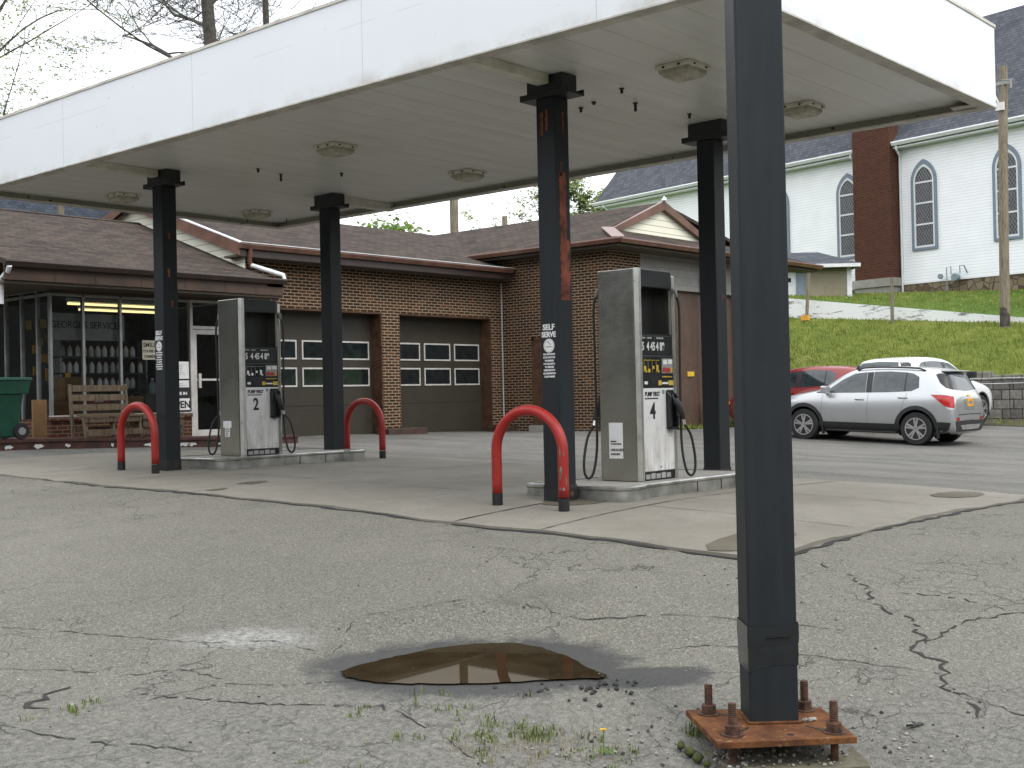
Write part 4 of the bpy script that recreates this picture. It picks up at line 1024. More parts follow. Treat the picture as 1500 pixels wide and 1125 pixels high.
for k in range(40):
    x, y = 5.02 + random.gauss(0, .16), 3.93 + random.gauss(0, .16); rock_mesh(gr, (x, y, float(lot_z(np.float64(x), np.float64(y))) + .004), random.uniform(.008, .018), 1, 6)
tag(gr.build('gravel', ['pebble', 'pebble_dark']), kind='stuff')
ps = MB()
for (lx, ly, r) in [(.145, -.09, .014), (.165, -.095, .015), (.188, -.085, .014), (.175, -.078, .011)]: rock_mesh(ps, (lx, ly, .009), r, 0, 7)
po = ps.build('pebbles', 'pebble'); po.location = (px, py, PZ); po.rotation_euler = (0, 0, HD - PI / 2); tag(po, 'small heap of pale pebbles lying on the rusty base plate', 'pebbles')
for k, (lx, ly, r) in enumerate([(-.40, -.16, .030), (-.375, -.23, .026), (-.43, -.09, .024), (-.345, -.30, .02)]):
    mm = MB(); x, y = loc2w(lx, ly); rock_mesh(mm, (x, y, G(x, y) + .02), r, 0, 10, .9)
    tag(mm.build('moss_clump', 'moss', smooth=True), ('green moss cushion, largest beside the footing', 'green moss cushion second nearest the front of the footing', 'green moss cushion farthest back beside the footing', 'small green moss cushion at the front of the footing')[k], 'moss', 'moss cushions beside the footing')
wp_ = [(random.gauss(4.25, .12), random.gauss(3.93, .09)) for _ in range(34)] + [(random.gauss(4.42, .06), random.gauss(3.76, .05)) for _ in range(26)] + [(random.gauss(4.95, .05), random.gauss(3.24, .04)) for _ in range(10)] + [(random.gauss(3.2, .12), random.gauss(5.8, .05)) for _ in range(9)] + [(random.gauss(4.5, .12), random.gauss(3.4, .1)) for _ in range(14)] + [(random.gauss(4.0, .25), random.gauss(4.4, .25)) for _ in range(16)]
tufts('weeds', [(x, y, float(lot_z(np.float64(x), np.float64(y)))) for x, y in wp_], .012, .045, 'weed', 6, .02, .004)
tufts('dry_grass', [(x, y, G(x, y)) for x, y in [(random.gauss(4.3, .17), random.gauss(3.78, .17)) for _ in range(90)]], .008, .035, 'dry', 5, .035, .0025)
tufts('dry_weed_stalks', [(x, y, G(x, y)) for x, y in [(random.gauss(4.52, .03), random.gauss(3.38, .03)) for _ in range(14)]], .08, .25, 'dry', 1, .03, .0014)
dd = thing('dandelion', 'single yellow dandelion flower in front of the rusty base plate', 'dandelion', (4.459, 3.391, G(4.459, 3.391)))
m = MB(); m.tube([(0, 0, -.01), (.004, .003, .06), (.0, 0, .105)], .0022, 6); m.build('stem', 'leaf_dark', dd)
m = MB()
for k in range(46):
    a0 = random.uniform(0, 2 * PI); r0 = random.uniform(.006, .017); m.tube([(0, 0, .104), (r0 * .6 * math.cos(a0), r0 * .6 * math.sin(a0), .112), (r0 * math.cos(a0), r0 * math.sin(a0), .112 + .006 * random.random())], [.0014, .002, .0015], 4)
m.build('petals', 'flower', dd)
m = MB()
for k in range(7):
    a0 = k * .9; l_ = random.uniform(.05, .09); m.add([(0, 0, .004), (l_ * .5 * math.cos(a0 - .2), l_ * .5 * math.sin(a0 - .2), .022), (l_ * math.cos(a0), l_ * math.sin(a0), .012), (l_ * .5 * math.cos(a0 + .2), l_ * .5 * math.sin(a0 + .2), .022)], [(0, 1, 2, 3)])
m.build('leaf', 'leaf_dark', dd)
m = MB()
for k in range(6):
    a0 = random.uniform(0, 6); m.prism([(random.gauss(0, .02), random.gauss(0, .02), .004), (.05 * math.cos(a0), .03 * math.sin(a0), .006), (.05 * math.cos(a0 + .6), .03 * math.sin(a0 + .6), .014)], (0, 0, .006))
o = m.build('litter_scrap', 'black'); o.location = (5.586, 2.412, G(5.586, 2.412)); tag(o, 'crumpled black scrap lying on the asphalt right of the sign pole', 'litter')

# ------------------------------------------------------------------ service station (one building with three sections)
st = thing('service_station', 'low brown brick service station with shop, two garage doors and right wing', 'building', (0, 0, 0))
def part(name, mb, mat, parent=st, **k): return mb.build(name, mat, parent, **k)
GY = 20.5; SY = 20.1; WX = 23.1; WY = 17.1
# --- garage front wall with two openings
O1 = (15.80, 19.00); O2 = (19.53, 22.70); OZ = 2.85
m = MB(); zb = -.2; zt = 4.02
m.box((14.95, GY, zb), (O1[0], GY + .36, OZ)); m.box((O1[1], GY, zb), (O2[0], GY + .36, OZ)); m.box((O2[1], GY, zb), (WX, GY + .36, OZ)); m.box((14.95, GY, OZ), (WX, GY + .36, zt))
part('brick_wall', m, 'brick')
m = MB()
for (x0, x1) in (O1, O2):
    m.box((x0 + .001, GY + .012, zb), (x0 + .03, GY + .40, OZ - .001)); m.box((x1 - .03, GY + .012, zb), (x1 - .001, GY + .40, OZ - .001)); m.box((x0 + .03, GY + .012, OZ - .03), (x1 - .03, GY + .40, OZ - .001))
part('door_jamb', m, 'brownwood')
for (x0, x1) in (O1, O2):
    m = MB(); m.box((x0 + .03, GY + .361, 0), (x1 - .03, GY + .40, OZ - .03)); d = part('garage_door', m, 'garage_door')
    wd = (x1 - x0 - .06) / 3
    for r, z in enumerate((1.19, 1.785)):
        for k in range(3):
            cx = x0 + .03 + wd * (k + .5)
            f = MB(); y0, y1 = GY + .345, GY + .3605
            for b in (((cx - .45, z), (cx + .45, z + .035)), ((cx - .45, z + .385), (cx + .45, z + .42)), ((cx - .45, z + .035), (cx - .415, z + .385)), ((cx + .415, z + .035), (cx + .45, z + .385))): f.box((b[0][0], y0, b[0][1]), (b[1][0], y1, b[1][1]))
            f.build('pane_frame', 'frame_white', d)
            f = MB(); f.box((cx - .415, GY + .352, z + .035), (cx + .415, GY + .3606, z + .385)); f.build('pane', 'darkglass', d)
for (x0, x1) in ((18.72, 19.95), (22.45, 23.08)):   # wooden wheel stops beside the doors
    m = MB(); m.box((x0, GY - .45, G(x0, GY - .3) - .05), (x1, GY - .003, G(x0, GY - .3) + .13)); part('wheel_stop', m, 'brownpaint', bevel=.02)
# garage roof and gable
EY, EZ, RY, RZ = 20.0, 4.05, 24.0, 5.43; GX0, GX1 = 14.72, 26.0
m = MB(); th = .09
m.prism([(GX0, EY, EZ), (GX0, RY, RZ), (GX0, RY, RZ - th), (GX0, EY, EZ - th)], (GX1 - GX0, 0, 0)); m.prism([(GX0, RY, RZ), (GX0, 28, EZ), (GX0, 28, EZ - th), (GX0, RY, RZ - th)], (GX1 - GX0, 0, 0))
part('roof', m, 'shingle', uvaxis=2)
m = MB(); m.prism([(GX0 - .03, EY - .03, EZ - .24), (GX0 - .03, EY - .03, EZ + .012), (GX0 - .03, RY, RZ + .012), (GX0 - .03, RY, RZ - .2)], (.03, 0, 0)); m.prism([(GX0 - .03, RY, RZ - .2), (GX0 - .03, RY, RZ + .012), (GX0 - .03, 28, EZ + .012), (GX0 - .03, 28, EZ - .2)], (.03, 0, 0)); part('rake_board', m, 'gutter')
m = MB(); m.prism([(GX0 - .034, EY - .03, EZ + .012), (GX0 - .034, RY, RZ + .012), (GX0 - .034, RY, RZ + .035), (GX0 - .034, EY - .03, EZ + .035)], (.10, 0, 0)); part('drip_edge', m, 'white_trim')
m = MB(); m.prism([(14.90, 20.10, 2.9), (14.90, 20.10, 4.0), (14.90, RY, RZ - .1), (14.90, 27.9, 4.0), (14.90, 27.9, 2.9)], (.045, 0, 0)); part('gable_siding', m, 'siding_cream')
m = MB(); m.box((GX0, EY + .02, EZ - .26), (GX1 - 3, GY - .002, EZ - .22)); part('eave_soffit', m, 'soffit_dark')
m = MB(); m.box((GX0, EY - .022, EZ - .26), (22.9, EY + .0, EZ - .10)); part('fascia_board', m, 'gutter_dark')
def gutter_x(x0, x1, y, z, mat, nm='gutter'):
    m = MB(); m.prism([(x0, y, z), (x0, y - .11, z), (x0, y - .12, z - .03), (x0, y - .075, z - .11), (x0, y, z - .11)], (x1 - x0, 0, 0)); return part(nm, m, mat)
gutter_x(GX0 - .02, 22.9, EY - .023, EZ - .0, 'gutter')
m = MB(); m.box((GX0 - .02, EY - .15, EZ + .002), (22.9, EY - .03, EZ + .016)); part('gutter_lip', m, 'white_trim')
m = MB(); m.tube([(14.95, 19.93, 3.95), (14.95, 19.97, 3.72), (15.0, 20.0, 3.62)], .045, 8); part('downspout', m, 'gutter', smooth='auto')
m = MB(); m.tube([(15.0, 20.0, 3.63), (15.15, 19.5, 3.46), (15.25, 19.28, 3.38), (15.26, 19.26, 3.27)], .045, 8); part('downspout', m, 'white_trim', smooth='auto')
# --- wing
m = MB(); m.box((WX, WY, -.25), (WX + .3, GY + .4, 4.42)); part('brick_wall', m, 'brick')
m = MB(); m.box((WX + .3, WY, -.25), (24.36, WY + .3, 4.42)); part('brick_wall', m, 'brick')
m = MB(); m.box((28.8, WY, -.35), (30.0, WY + .3, 4.42)); part('brick_wall', m, 'brick')
m = MB(); m.box((24.36, WY + .002, 3.47), (28.8, WY + .3, 4.42)); part('block_lintel', m, 'block')
m = MB(); m.box((24.36, WY + .12, -.35), (28.8, WY + .18, 3.47)); wd_ = part('overhead_door', m, 'door_brown')
m = MB(); m.box((26.5, WY + .095, 1.30), (26.8, WY + .119, 1.42)); m.build('door_handle', 'yellow', wd_)
m = MB(); m.box((WX - .012, 18.72, -.15), (WX - .002, 19.44, 2.25)); m.box((WX - .03, 18.65, -.15), (WX - .002, 18.72, 2.32)); m.box((WX - .03, 19.44, -.15), (WX - .002, 19.51, 2.32)); m.box((WX - .03, 18.65, 2.25), (WX - .002, 19.51, 2.32)); part('side_door', m, 'brownwood')
m = MB(); m.box((WX - .09, 18.4, -.1), (WX - .002, 19.6, .16)); part('door_step', m, 'concrete_grey')
m = MB(); m.tube([(23.06, 20.46, .35), (23.06, 20.46, 3.75)], .018, 6); part('conduit', m, 'frame_white')
# wing roof : ridge along y at x = 26, gablet to the front
RX_, RZ_, FZ = 26.0, 5.75, 4.46; EX0, EX1, EYF = 22.6, 32.4, 16.46
gy = 17.55
def zl(x): return FZ + (x - EX0) * (RZ_ - FZ) / (RX_ - EX0)
def zr(x): return RZ_ - (x - RX_) * (RZ_ - FZ) / (EX1 - RX_)
def slab(pts, th=.09):
    mm = MB(); mm.prism(pts, (0, 0, -th)); return mm
hipx0, hipx1 = EX0 + 1.09, EX1 - 2.2
part('roof', slab([(EX0, EYF, FZ), (hipx0 + .0, gy, zl(hipx0)), (RX_, gy, RZ_), (RX_, 27, RZ_), (EX0, 27, FZ)]), 'shingle', swap=True, uvaxis=2)
part('roof', slab([(EX1, EYF, FZ), (EX1, 27, FZ), (RX_, 27, RZ_), (RX_, gy, RZ_), (hipx1, gy, zr(hipx1))]), 'shingle', swap=True, uvaxis=2)
part('roof', slab([(EX0, EYF, FZ), (EX1, EYF, FZ), (hipx1, gy, zl(hipx0)), (hipx0, gy, zl(hipx0))]), 'shingle', uvaxis=2)
m = MB(); zg = zl(hipx0) + .0; m.prism([(hipx0 + .35, gy + .02, zg - .05), (RX_, gy + .02, RZ_ - .1), (RX_ + 2.1, gy + .02, zg - .05)], (0, .05, 0)); part('gable_siding', m, 'siding_cream')
m = MB()
for (xa, za, xb, zb_) in ((hipx0 - .02, zg - .03, RX_, RZ_ + .02), (RX_ + 2.42, zg - .05, RX_, RZ_ + .02)):
    m.prism([(xa, gy - .10, za), (xb, gy - .10, zb_), (xb, gy - .10, zb_ - .22), (xa + (.42 if xb > xa else -.42), gy - .10, za)], (0, .115, 0))
part('rake_board', m, 'gutter')
m = MB()
for t0 in np.linspace(0, .88, 6):
    x, y, z = EX0 + (hipx0 - EX0) * t0, EYF + (gy - EYF) * t0, FZ + (zl(hipx0) - FZ) * t0; x2, y2, z2 = EX0 + (hipx0 - EX0) * (t0 + .14), EYF + (gy - EYF) * (t0 + .14), FZ + (zl(hipx0) - FZ) * (t0 + .14)
    m.prism([(x - .12, y + .10, z + .005), (x + .12, y - .10, z + .005), (x2 + .12, y2 - .10, z2 + .02), (x2 - .12, y2 + .10, z2 + .02)], (0, 0, .02))
part('hip_cap', m, 'gutter')
m = MB(); m.prism([(EX0, EYF - .01, FZ), (EX0, EYF - .12, FZ), (EX0, EYF - .13, FZ - .03), (EX0, EYF - .085, FZ - .11), (EX0, EYF - .01, FZ - .11)], (EX1 - EX0, 0, 0))
m.prism([(EX0 - .01, EYF - .01, FZ), (EX0 - .12, EYF - .12, FZ), (EX0 - .13, EYF - .13, FZ - .03), (EX0 - .085, EYF - .085, FZ - .11), (EX0 - .01, EYF - .01, FZ - .11)], (0, 4.95, 0)); part('gutter', m, 'gutter')
m = MB(); m.box((EX0 + .03, EYF + .03, FZ - .17), (EX1 - .03, WY - .003, FZ - .12)); m.box((EX0 + .03, WY - .003, FZ - .17), (WX - .003, 24, FZ - .12)); part('eave_soffit', m, 'soffit_dark')
m = MB(); m.tube([(27.0, 16.42, 4.33), (27.0, 16.6, 4.15), (27.0, 17.02, 3.95), (27.0, 17.02, -.1)], .045, 8); part('downspout', m, 'white_trim')
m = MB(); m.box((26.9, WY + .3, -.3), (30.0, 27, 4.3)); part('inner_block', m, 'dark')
# --- shop section
SX0, SX1 = 10.76, 14.93
sg_ = lambda x: G(x, 18.9) + .16       # walkway level
m = MB()
for (x0, x1) in ((SX0, 13.62),): m.box((x0, SY, -.1), (x1, SY + .28, .63)); m.box((x0 - .03, SY - .04, .63), (x1, SY + .28, .70))
m.box((SX0, SY + .28, -.1), (SX0 + .28, 23.4, .66))
part('low_brick_wall', m, 'brick_sill')
m = MB(); m.box((SX0 - .02, SY - .03, .70), (13.62, SY + .05, .725)); part('window_sill', m, 'frame_white')
m = MB(); m.box((14.55, SY, -.1), (SX1 + .02, SY + .28, 2.9)); part('brick_wall', m, 'brick')
fr = MB(); W_ = .05
for x in (SX0, 11.38, 12.12, 13.10): fr.box((x, SY, .725), (x + W_, SY + .07, 2.875))
fr.box((SX0 + W_, SY, 2.83), (13.62, SY + .07, 2.875))
for y in (20.55, 21.12, 21.72, 22.6): fr.box((SX0, y, .66), (SX0 + .07, y + W_, 2.93))
fr.box((SX0, SY + .07, 2.83), (SX0 + .07, 22.6, 2.88))
sf = part('window_frame', fr, 'aluminium', bevel=.006)
gl = MB()
for (x0, x1) in ((SX0 + W_, 11.38), (11.38 + W_, 12.12), (12.12 + W_, 13.10), (13.10 + W_, 13.62)): gl.add([(x0, SY + .035, .725), (x1, SY + .035, .725), (x1, SY + .035, 2.83), (x0, SY + .035, 2.83)], [(0, 1, 2, 3)])
gl.add([(SX0 + .035, 22.6, .66), (SX0 + .035, SY + .07, .66), (SX0 + .035, SY + .07, 2.83), (SX0 + .035, 22.6, 2.83)], [(0, 1, 2, 3)])
part('shop_window', gl, 'glass')
# door
dz0 = sg_(14) - .0
m = MB(); D0, D1 = 13.68, 14.50
m.box((13.62, SY - .01, dz0 - .1), (13.68, SY + .09, 2.88)); m.box((14.50, SY - .01, dz0 - .1), (14.555, SY + .09, 2.88)); m.box((13.68, SY - .01, 2.83), (14.50, SY + .09, 2.88)); m.box((13.68, SY - .005, 2.32), (14.50, SY + .085, 2.38)); part('door_frame', m, 'frame_white', bevel=.005)
m = MB(); m.box((D0 + .01, SY + .01, dz0), (D0 + .09, SY + .06, 2.31)); m.box((D1 - .09, SY + .01, dz0), (D1 - .01, SY + .06, 2.31)); m.box((D0 + .09, SY + .01, 2.22), (D1 - .09, SY + .06, 2.31)); m.box((D0 + .09, SY + .01, dz0), (D1 - .09, SY + .06, dz0 + .12)); m.box((D0 + .09, SY + .01, 1.32), (D1 - .09, SY + .06, 1.36))
dr_ = part('shop_door', m, 'frame_white', bevel=.005)
m = MB(); m.box((D0 + .10, SY - .04, 1.18), (D0 + .155, SY - .012, 1.46)); m.box((D0 + .105, SY - .012, 1.22), (D0 + .13, SY + .012, 1.25)); m.box((D0 + .105, SY - .012, 1.40), (D0 + .13, SY + .012, 1.43)); m.build('door_handle', 'frame_white', dr_, bevel=.006)
m = MB(); m.add([(D0 + .09, SY + .035, dz0 + .12), (D1 - .09, SY + .035, dz0 + .12), (D1 - .09, SY + .035, 1.32), (D0 + .09, SY + .035, 1.32), (D0 + .09, SY + .035, 1.36), (D1 - .09, SY + .035, 1.36), (D1 - .09, SY + .035, 2.22), (D0 + .09, SY + .035, 2.22)], [(0, 1, 2, 3), (4, 5, 6, 7)]); m.build('pane', 'glass', dr_)
m = MB(); m.add([(D0, SY + .035, 2.38), (D1, SY + .035, 2.38), (D1, SY + .035, 2.83), (D0, SY + .035, 2.83)], [(0, 1, 2, 3)]); part('transom_window', m, 'glass')
# interior shell
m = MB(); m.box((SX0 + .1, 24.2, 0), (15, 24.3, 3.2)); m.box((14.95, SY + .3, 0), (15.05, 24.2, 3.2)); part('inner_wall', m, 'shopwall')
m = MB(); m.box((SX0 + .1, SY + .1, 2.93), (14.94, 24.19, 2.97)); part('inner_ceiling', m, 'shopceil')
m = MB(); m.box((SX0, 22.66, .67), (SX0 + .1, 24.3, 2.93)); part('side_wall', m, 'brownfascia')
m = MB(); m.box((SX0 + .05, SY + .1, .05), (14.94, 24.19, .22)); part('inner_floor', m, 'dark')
# shop roof
m = MB(); q = .347; sx0, sx1 = 9.58, 14.89
m.prism([(sx0, 19.32, 3.31), (sx0, 23.82, 3.31 + q * 4.5), (sx0, 23.82, 3.22 + q * 4.5), (sx0, 19.32, 3.22)], (sx1 - sx0, 0, 0)); m.prism([(sx0, 23.82, 3.31 + q * 4.5), (sx0, 28, 3.4), (sx0, 28, 3.3), (sx0, 23.82, 3.22 + q * 4.5)], (sx1 - sx0, 0, 0)); part('roof', m, 'shingle', uvaxis=2)
m = MB(); m.box((14.89, 19.32, 3.14), (15.27, 20.08, 3.25)); m.prism([(14.89, 19.32, 3.255), (14.89, 20.48, 3.62), (14.89, 20.48, 3.55), (14.89, 19.32, 3.22)], (.38, 0, 0)); part('roof_end', m, 'shingle', uvaxis=2)
m = MB()
for k in range(22):
    x = sx0 + (sx1 - sx0) * k / 22; m.prism([(x, 23.70, 4.845), (x, 23.82, 4.89), (x, 23.94, 4.845)], ((sx1 - sx0) / 22 - .01, 0, 0))
part('ridge_cap', m, 'shingle')
gutter_x(sx0 - .03, 15.30, 19.318, 3.305, 'gutter_dark')
m = MB(); m.box((sx0, 19.32, 2.98), (15.26, 19.36, 3.215)); 
part('fascia_panel', m, 'brownfascia')
m = MB()
for x in (10.45, 11.2, 12.1, 13.0, 13.9, 14.6): m.box((x, 19.316, 2.985), (x + .006, 19.3195, 3.19))
part('fascia_seam', m, 'black')
m = MB(); m.box((sx0, 19.36, 2.93), (15.26, SY - .0, 2.975)); m.box((sx0, SY, 2.935), (SX0 - .003, 26, 2.975)); part('eave_soffit', m, 'soffit_dark')
m = MB(); m.box((SX0, SY + .001, 2.875), (14.9, SY + .2, 2.929)); part('head_panel', m, 'brownfascia')
m = MB(); m.tube([(9.62, 19.24, 3.2), (9.63, 19.3, 3.12), (9.66, 19.6, 3.02), (9.66, 19.62, 2.6)], .045, 8); part('downspout', m, 'white_trim', smooth='auto')
# walkway in front of the shop
m = MB(); xs_ = np.linspace(7.5, 15.0, 26)
for x0, x1 in zip(xs_[:-1], xs_[1:]):
    z0, z1 = sg_(x0), sg_(x1); y0 = 18.62
    m.add([(x0, y0, z0 - .4), (x1, y0, z1 - .4), (x1, y0, z1 - .045), (x0, y0, z0 - .045), (x0, y0 - .03, z0 - .045), (x1, y0 - .03, z1 - .045), (x1, y0 - .03, z1), (x0, y0 - .03, z0), (x1, SY + .1, z1), (x0, SY + .1, z0)],
          [(0, 1, 2, 3), (3, 2, 5, 4), (4, 5, 6, 7), (7, 6, 8, 9)])
tag(m.build('walkway', 'binred'), kind='structure')
m = MB()
for (xc, wz) in [(9.25, .16), (9.75, .22), (10.25, .14), (11.05, .08), (11.8, .34), (12.45, .30), (12.62, .22), (13.25, .20), (13.55, .22), (13.85, .25)]:
    P = []
    for k in range(14):
        an = 2 * PI * k / 14; rr = random.uniform(.55, 1.0); P.append((xc + wz * .5 * rr * math.cos(an), 18.6175, sg_(xc) - .115 + .05 * rr * math.sin(an) * random.uniform(.5, 1.1)))
    m.face(P[::-1])
tag(m.build('peeling_paint', 'white_ink'), kind='structure')

# ------------------------------------------------------------------ things in and before the shop
wz = sg_(9.2)
bn = thing('wheeled_bin', 'green wheeled waste bin at the left edge before the shop window', 'bin', (9.18, 18.95, sg_(9.2)), math.radians(0))
m = MB()
def taper(mb, x0, x1, y0, y1, z0, X0, X1, Y0, Y1, z1): mb.add([(x0, y0, z0), (x1, y0, z0), (x1, y1, z0), (x0, y1, z0), (X0, Y0, z1), (X1, Y0, z1), (X1, Y1, z1), (X0, Y1, z1)], [(3, 2, 1, 0), (4, 5, 6, 7), (0, 1, 5, 4), (1, 2, 6, 5), (2, 3, 7, 6), (3, 0, 4, 7)])
taper(m, -.26, .26, -.25, .25, .04, -.32, .33, -.32, .33, .72); taper(m, -.36, .40, -.36, .36, .72, -.37, .44, -.37, .37, .93); m.build('body', 'bin', bn, bevel=.02)
m = MB(); taper(m, -.38, .46, -.39, .39, .935, -.37, .45, -.37, .37, .985); m.build('lid', 'bin', bn, bevel=.015)
m = MB(); m.tube([(.44, -.25, .90), (.5, -.2, .92), (.5, .2, .92), (.44, .25, .90)], .016, 8); m.build('handle', 'bin', bn)
for yy in (-.27, .27):
    m = MB(); m.lathe([(.03, -.03), (.125, -.03), (.13, -.01), (.13, .01), (.125, .03), (.03, .03)], (.31, yy, .13), 'y', 22); wl = m.build('wheel', 'rubber', bn, smooth='auto')
    m = MB(); m.lathe([(.0, -.034), (.06, -.034), (.06, .034), (.0, .034)], (.31, yy, .13), 'y', 16); m.build('hub', 'key_grey', wl)
text_obj('logo', 'WM', .085, (-.02, -.352, .80), (1, 0, 0), (0, 0, 1), 'white_ink', bn, bold=.004); text_obj('logo', 'WASTE', .026, (-.11, -.348, .765), (1, 0, 0), (0, 0, 1), 'white_ink', bn, sx=2.2)
# pallet bench
be = thing('pallet_bench', 'grey brown bench nailed together from pallet boards outside the shop window', 'bench', (11.28, 19.30, sg_(11.2)))
wB = .52
m = MB()
for k, z in enumerate((.80, .64, .47)): m.box((-wB, .10 + .02 * (2 - k), z), (wB, .13 + .02 * (2 - k), z + .11))
m.build('backrest', 'pallet', be, bevel=.004)
m = MB(); 
for k in range(4): m.box((-wB, -.42 + k * .125, .36 + .012 * k), (wB, -.31 + k * .125, .385 + .012 * k))
m.build('seat', 'pallet', be, bevel=.004)
for x in (-wB, wB - .04, -.02):
    m = MB(); m.prism([(x, -.42, 0), (x, -.34, 0), (x, -.24, .36), (x, -.34, .36)], (.045, 0, 0)); m.build('front_leg', 'pallet', be)
for x in (-wB - .02, wB - .025):
    m = MB(); m.prism([(x, .02, 0), (x, .09, 0), (x, .19, .93), (x, .135, .93)], (.04, 0, 0)); m.build('rear_leg', 'pallet', be)
m = MB(); m.box((-wB, -.44, .05), (wB, -.41, .15)); m.box((-wB, -.02, .10), (wB, .01, .19)); m.box((-wB, -.40, .27), (wB, -.37, .35)); m.build('stretcher', 'pallet', be, bevel=.004)
be.rotation_euler = (0, 0, -.04)
pt = thing('wooden_crate', 'weathered wooden crate right of the pallet bench behind the leftmost bollard', 'crate', (12.32, 19.25, sg_(12.3)))
for z in (.06, .20, .34):
    m = MB(); m.box((-.42, -.22, z), (.42, -.195, z + .09)); m.box((-.42, .195, z), (.42, .22, z + .09)); m.build('side_board', 'pallet', pt, bevel=.004)
m = MB(); m.box((-.42, -.194, .40), (.42, .194, .425)); m.build('top_board', 'pallet', pt)
for x in (-.39, .34):
    for y in (-.19, .13):
        m = MB(); m.box((x, y, 0), (x + .06, y + .06, .40)); m.build('post', 'pallet', pt)
def carton(x, y, z, sx, sy, sz, label, mat='cardboard', rz=0, marks=()):
    t = thing('carton', label, 'box', (x, y, z), rz, 'cartons inside the shop window')
    m = MB(); m.box((-sx / 2, -sy / 2, 0), (sx / 2, sy / 2, sz)); m.build('carton_body', mat, t, bevel=.004)
    for (s_, h_, dx, zz, mt) in marks: text_obj('print', s_, h_, (dx, -sy / 2 - .0015, zz), (1, 0, 0), (0, 0, 1), mt, t, align='CENTER', bold=.001)
    m = MB(); m.box((-sx / 2 + .01, -.025, sz), (sx / 2 - .01, .025, sz + .002)); m.build('tape', 'paper' if mat == 'cardboard' else mat, t)
    return t
FLZ = .22
carton(11.15, 20.55, .70, .42, .35, .30, 'brown carton behind the first shop pane, on the left of the lower row')
carton(11.58, 20.55, .70, .40, .35, .30, 'brown carton behind the shop glass, right one of the lower row')
carton(11.42, 20.56, 1.003, .48, .36, .40, 'brown carton with dark print on top of the other cartons behind the shop glass', marks=(('GROCER', .06, 0, .20, 'ink'), ('BANANA', .07, 0, .11, 'ink')))
carton(11.05, 20.38, .23, .26, .2, .46, 'white printed carton low behind the first shop pane', 'paper', marks=(('OIL DRY', .05, 0, .36, 'ink'), ('FLOOR', .04, 0, .24, 'ink'), ('ABSORBENT', .03, 0, .18, 'ink')))
carton(12.4, 20.5, .70, .75, .3, .34, 'flat brown carton behind the pallet bench in the shop window')
fb = carton(11.80, 20.42, .725, .42, .22, .30, 'carton with a red printed band behind the pallet bench', 'cardboard')
m = MB(); m.box((-.21, -.1135, .20), (.21, -.1105, .29)); m.build('red_band', 'red_plastic', fb); text_obj('print', 'FRAM', .07, (0, -.115, .22), (1, 0, 0), (0, 0, 1), 'white_ink', fb, align='CENTER', bold=.003)
sr = thing('shelf_rack', 'shelf rack of small bottles inside the shop behind the middle panes', 'shelf', (12.25, 21.0, FLZ))
for z in (.55, .95, 1.25, 1.55):
    m = MB(); m.box((-.9, -.15, z), (.9, .15, z + .03)); m.build('shelf_board', 'shopwall', sr)
for x in (-.9, .87): 
    m = MB(); m.box((x, -.15, 0), (x + .03, .15, 1.9)); m.build('upright', 'aluminium', sr)
b0 = None
for zi, z in enumerate((.98, 1.28, 1.58)):
    for k in range(12):
        x = 11.45 + k * .145 + random.uniform(-.02, .02)
        lab = 'small oil bottle on the shelf rack behind the shop window'
        if b0 is None:
            b0 = thing('bottle', lab, 'bottle', (x, 20.95, FLZ + z), 0, 'bottles on the shop shelf rack')
            m = MB(); m.lathe([(.045, 0), (.048, .01), (.048, .13), (.03, .17), (.018, .19), (.018, .2)], (0, 0, 0), 'z', 10); m.build('bottle_body', 'paper', b0, smooth='auto')
            m = MB(); m.lathe([(.02, .2), (.02, .225)], (0, 0, 0), 'z', 10); m.build('bottle_cap', 'red_plastic', b0)
        elif random.random() < .8: copy_tree(b0, (x, 20.95, FLZ + z), random.uniform(0, 6), lab)
def jug(x, y, z, lab):
    t = thing('jug', lab, 'jug', (x, y, z), 0, 'washer fluid jugs')
    m = MB(); m.lathe([(.07, 0), (.075, .02), (.075, .17), (.03, .24), (.025, .27)], (0, 0, 0), 'z', 12); m.build('jug_body', 'meter', t, smooth='auto'); m = MB(); m.lathe([(.027, .27), (.027, .3)], (0, 0, 0), 'z', 10); m.build('jug_cap', 'white_ink', t); return t
jug(13.0, 20.45, 1.08, 'pale blue jug standing in the third shop pane, left of two'); jug(13.22, 20.45, 1.08, 'pale blue jug standing in the third shop pane, right of two')
m = MB(); m.box((12.75, 20.3, .22), (13.35, 20.62, 1.078)); tag(m.build('counter', 'shopwall'), 'low grey counter inside the shop under the blue jugs', 'counter')
# hanging goods, lamps and signs
hg = thing('hanging_goods', 'yellow and orange packets hanging inside the left side window', 'packets', (11.3, 21.3, 1.6))
for k in range(26):
    m = MB(); x, y, z = random.uniform(-.25, .35), random.uniform(-.5, .4), random.uniform(-.35, .8); m.box((x, y, z), (x + .1, y + .02, z + .16)); m.build('packet', random.choice(['yellow', 'orange', 'yellow', 'cardboard']), hg)
def tube_lamp(x0, x1, y, z, lab):
    t = thing('strip_lamp', lab, 'strip lamp', ((x0 + x1) / 2, y, z), 0, 'lit strip lamps on the shop ceiling'); L = (x1 - x0) / 2
    m = MB(); m.box((-L, -.06, .035), (L, .06, .10)); m.build('lamp_body', 'white_trim', t)
    m = MB(); m.tube([(-L, 0, .0), (L, 0, .0)], .022, 10); m.build('lamp_tube', 'tube_light', t); return t
tube_lamp(11.6, 13.6, 21.0, 2.78, 'lit yellow strip lamp nearest the shop windows, the longer one'); tube_lamp(12.5, 14.2, 22.2, 2.78, 'lit yellow strip lamp farther back in the shop, below the first')
ss = thing('shop_sign', "grey banner reading GEORGE'S SERVICE inside the shop windows", 'sign', (11.75, 20.24, 2.12))
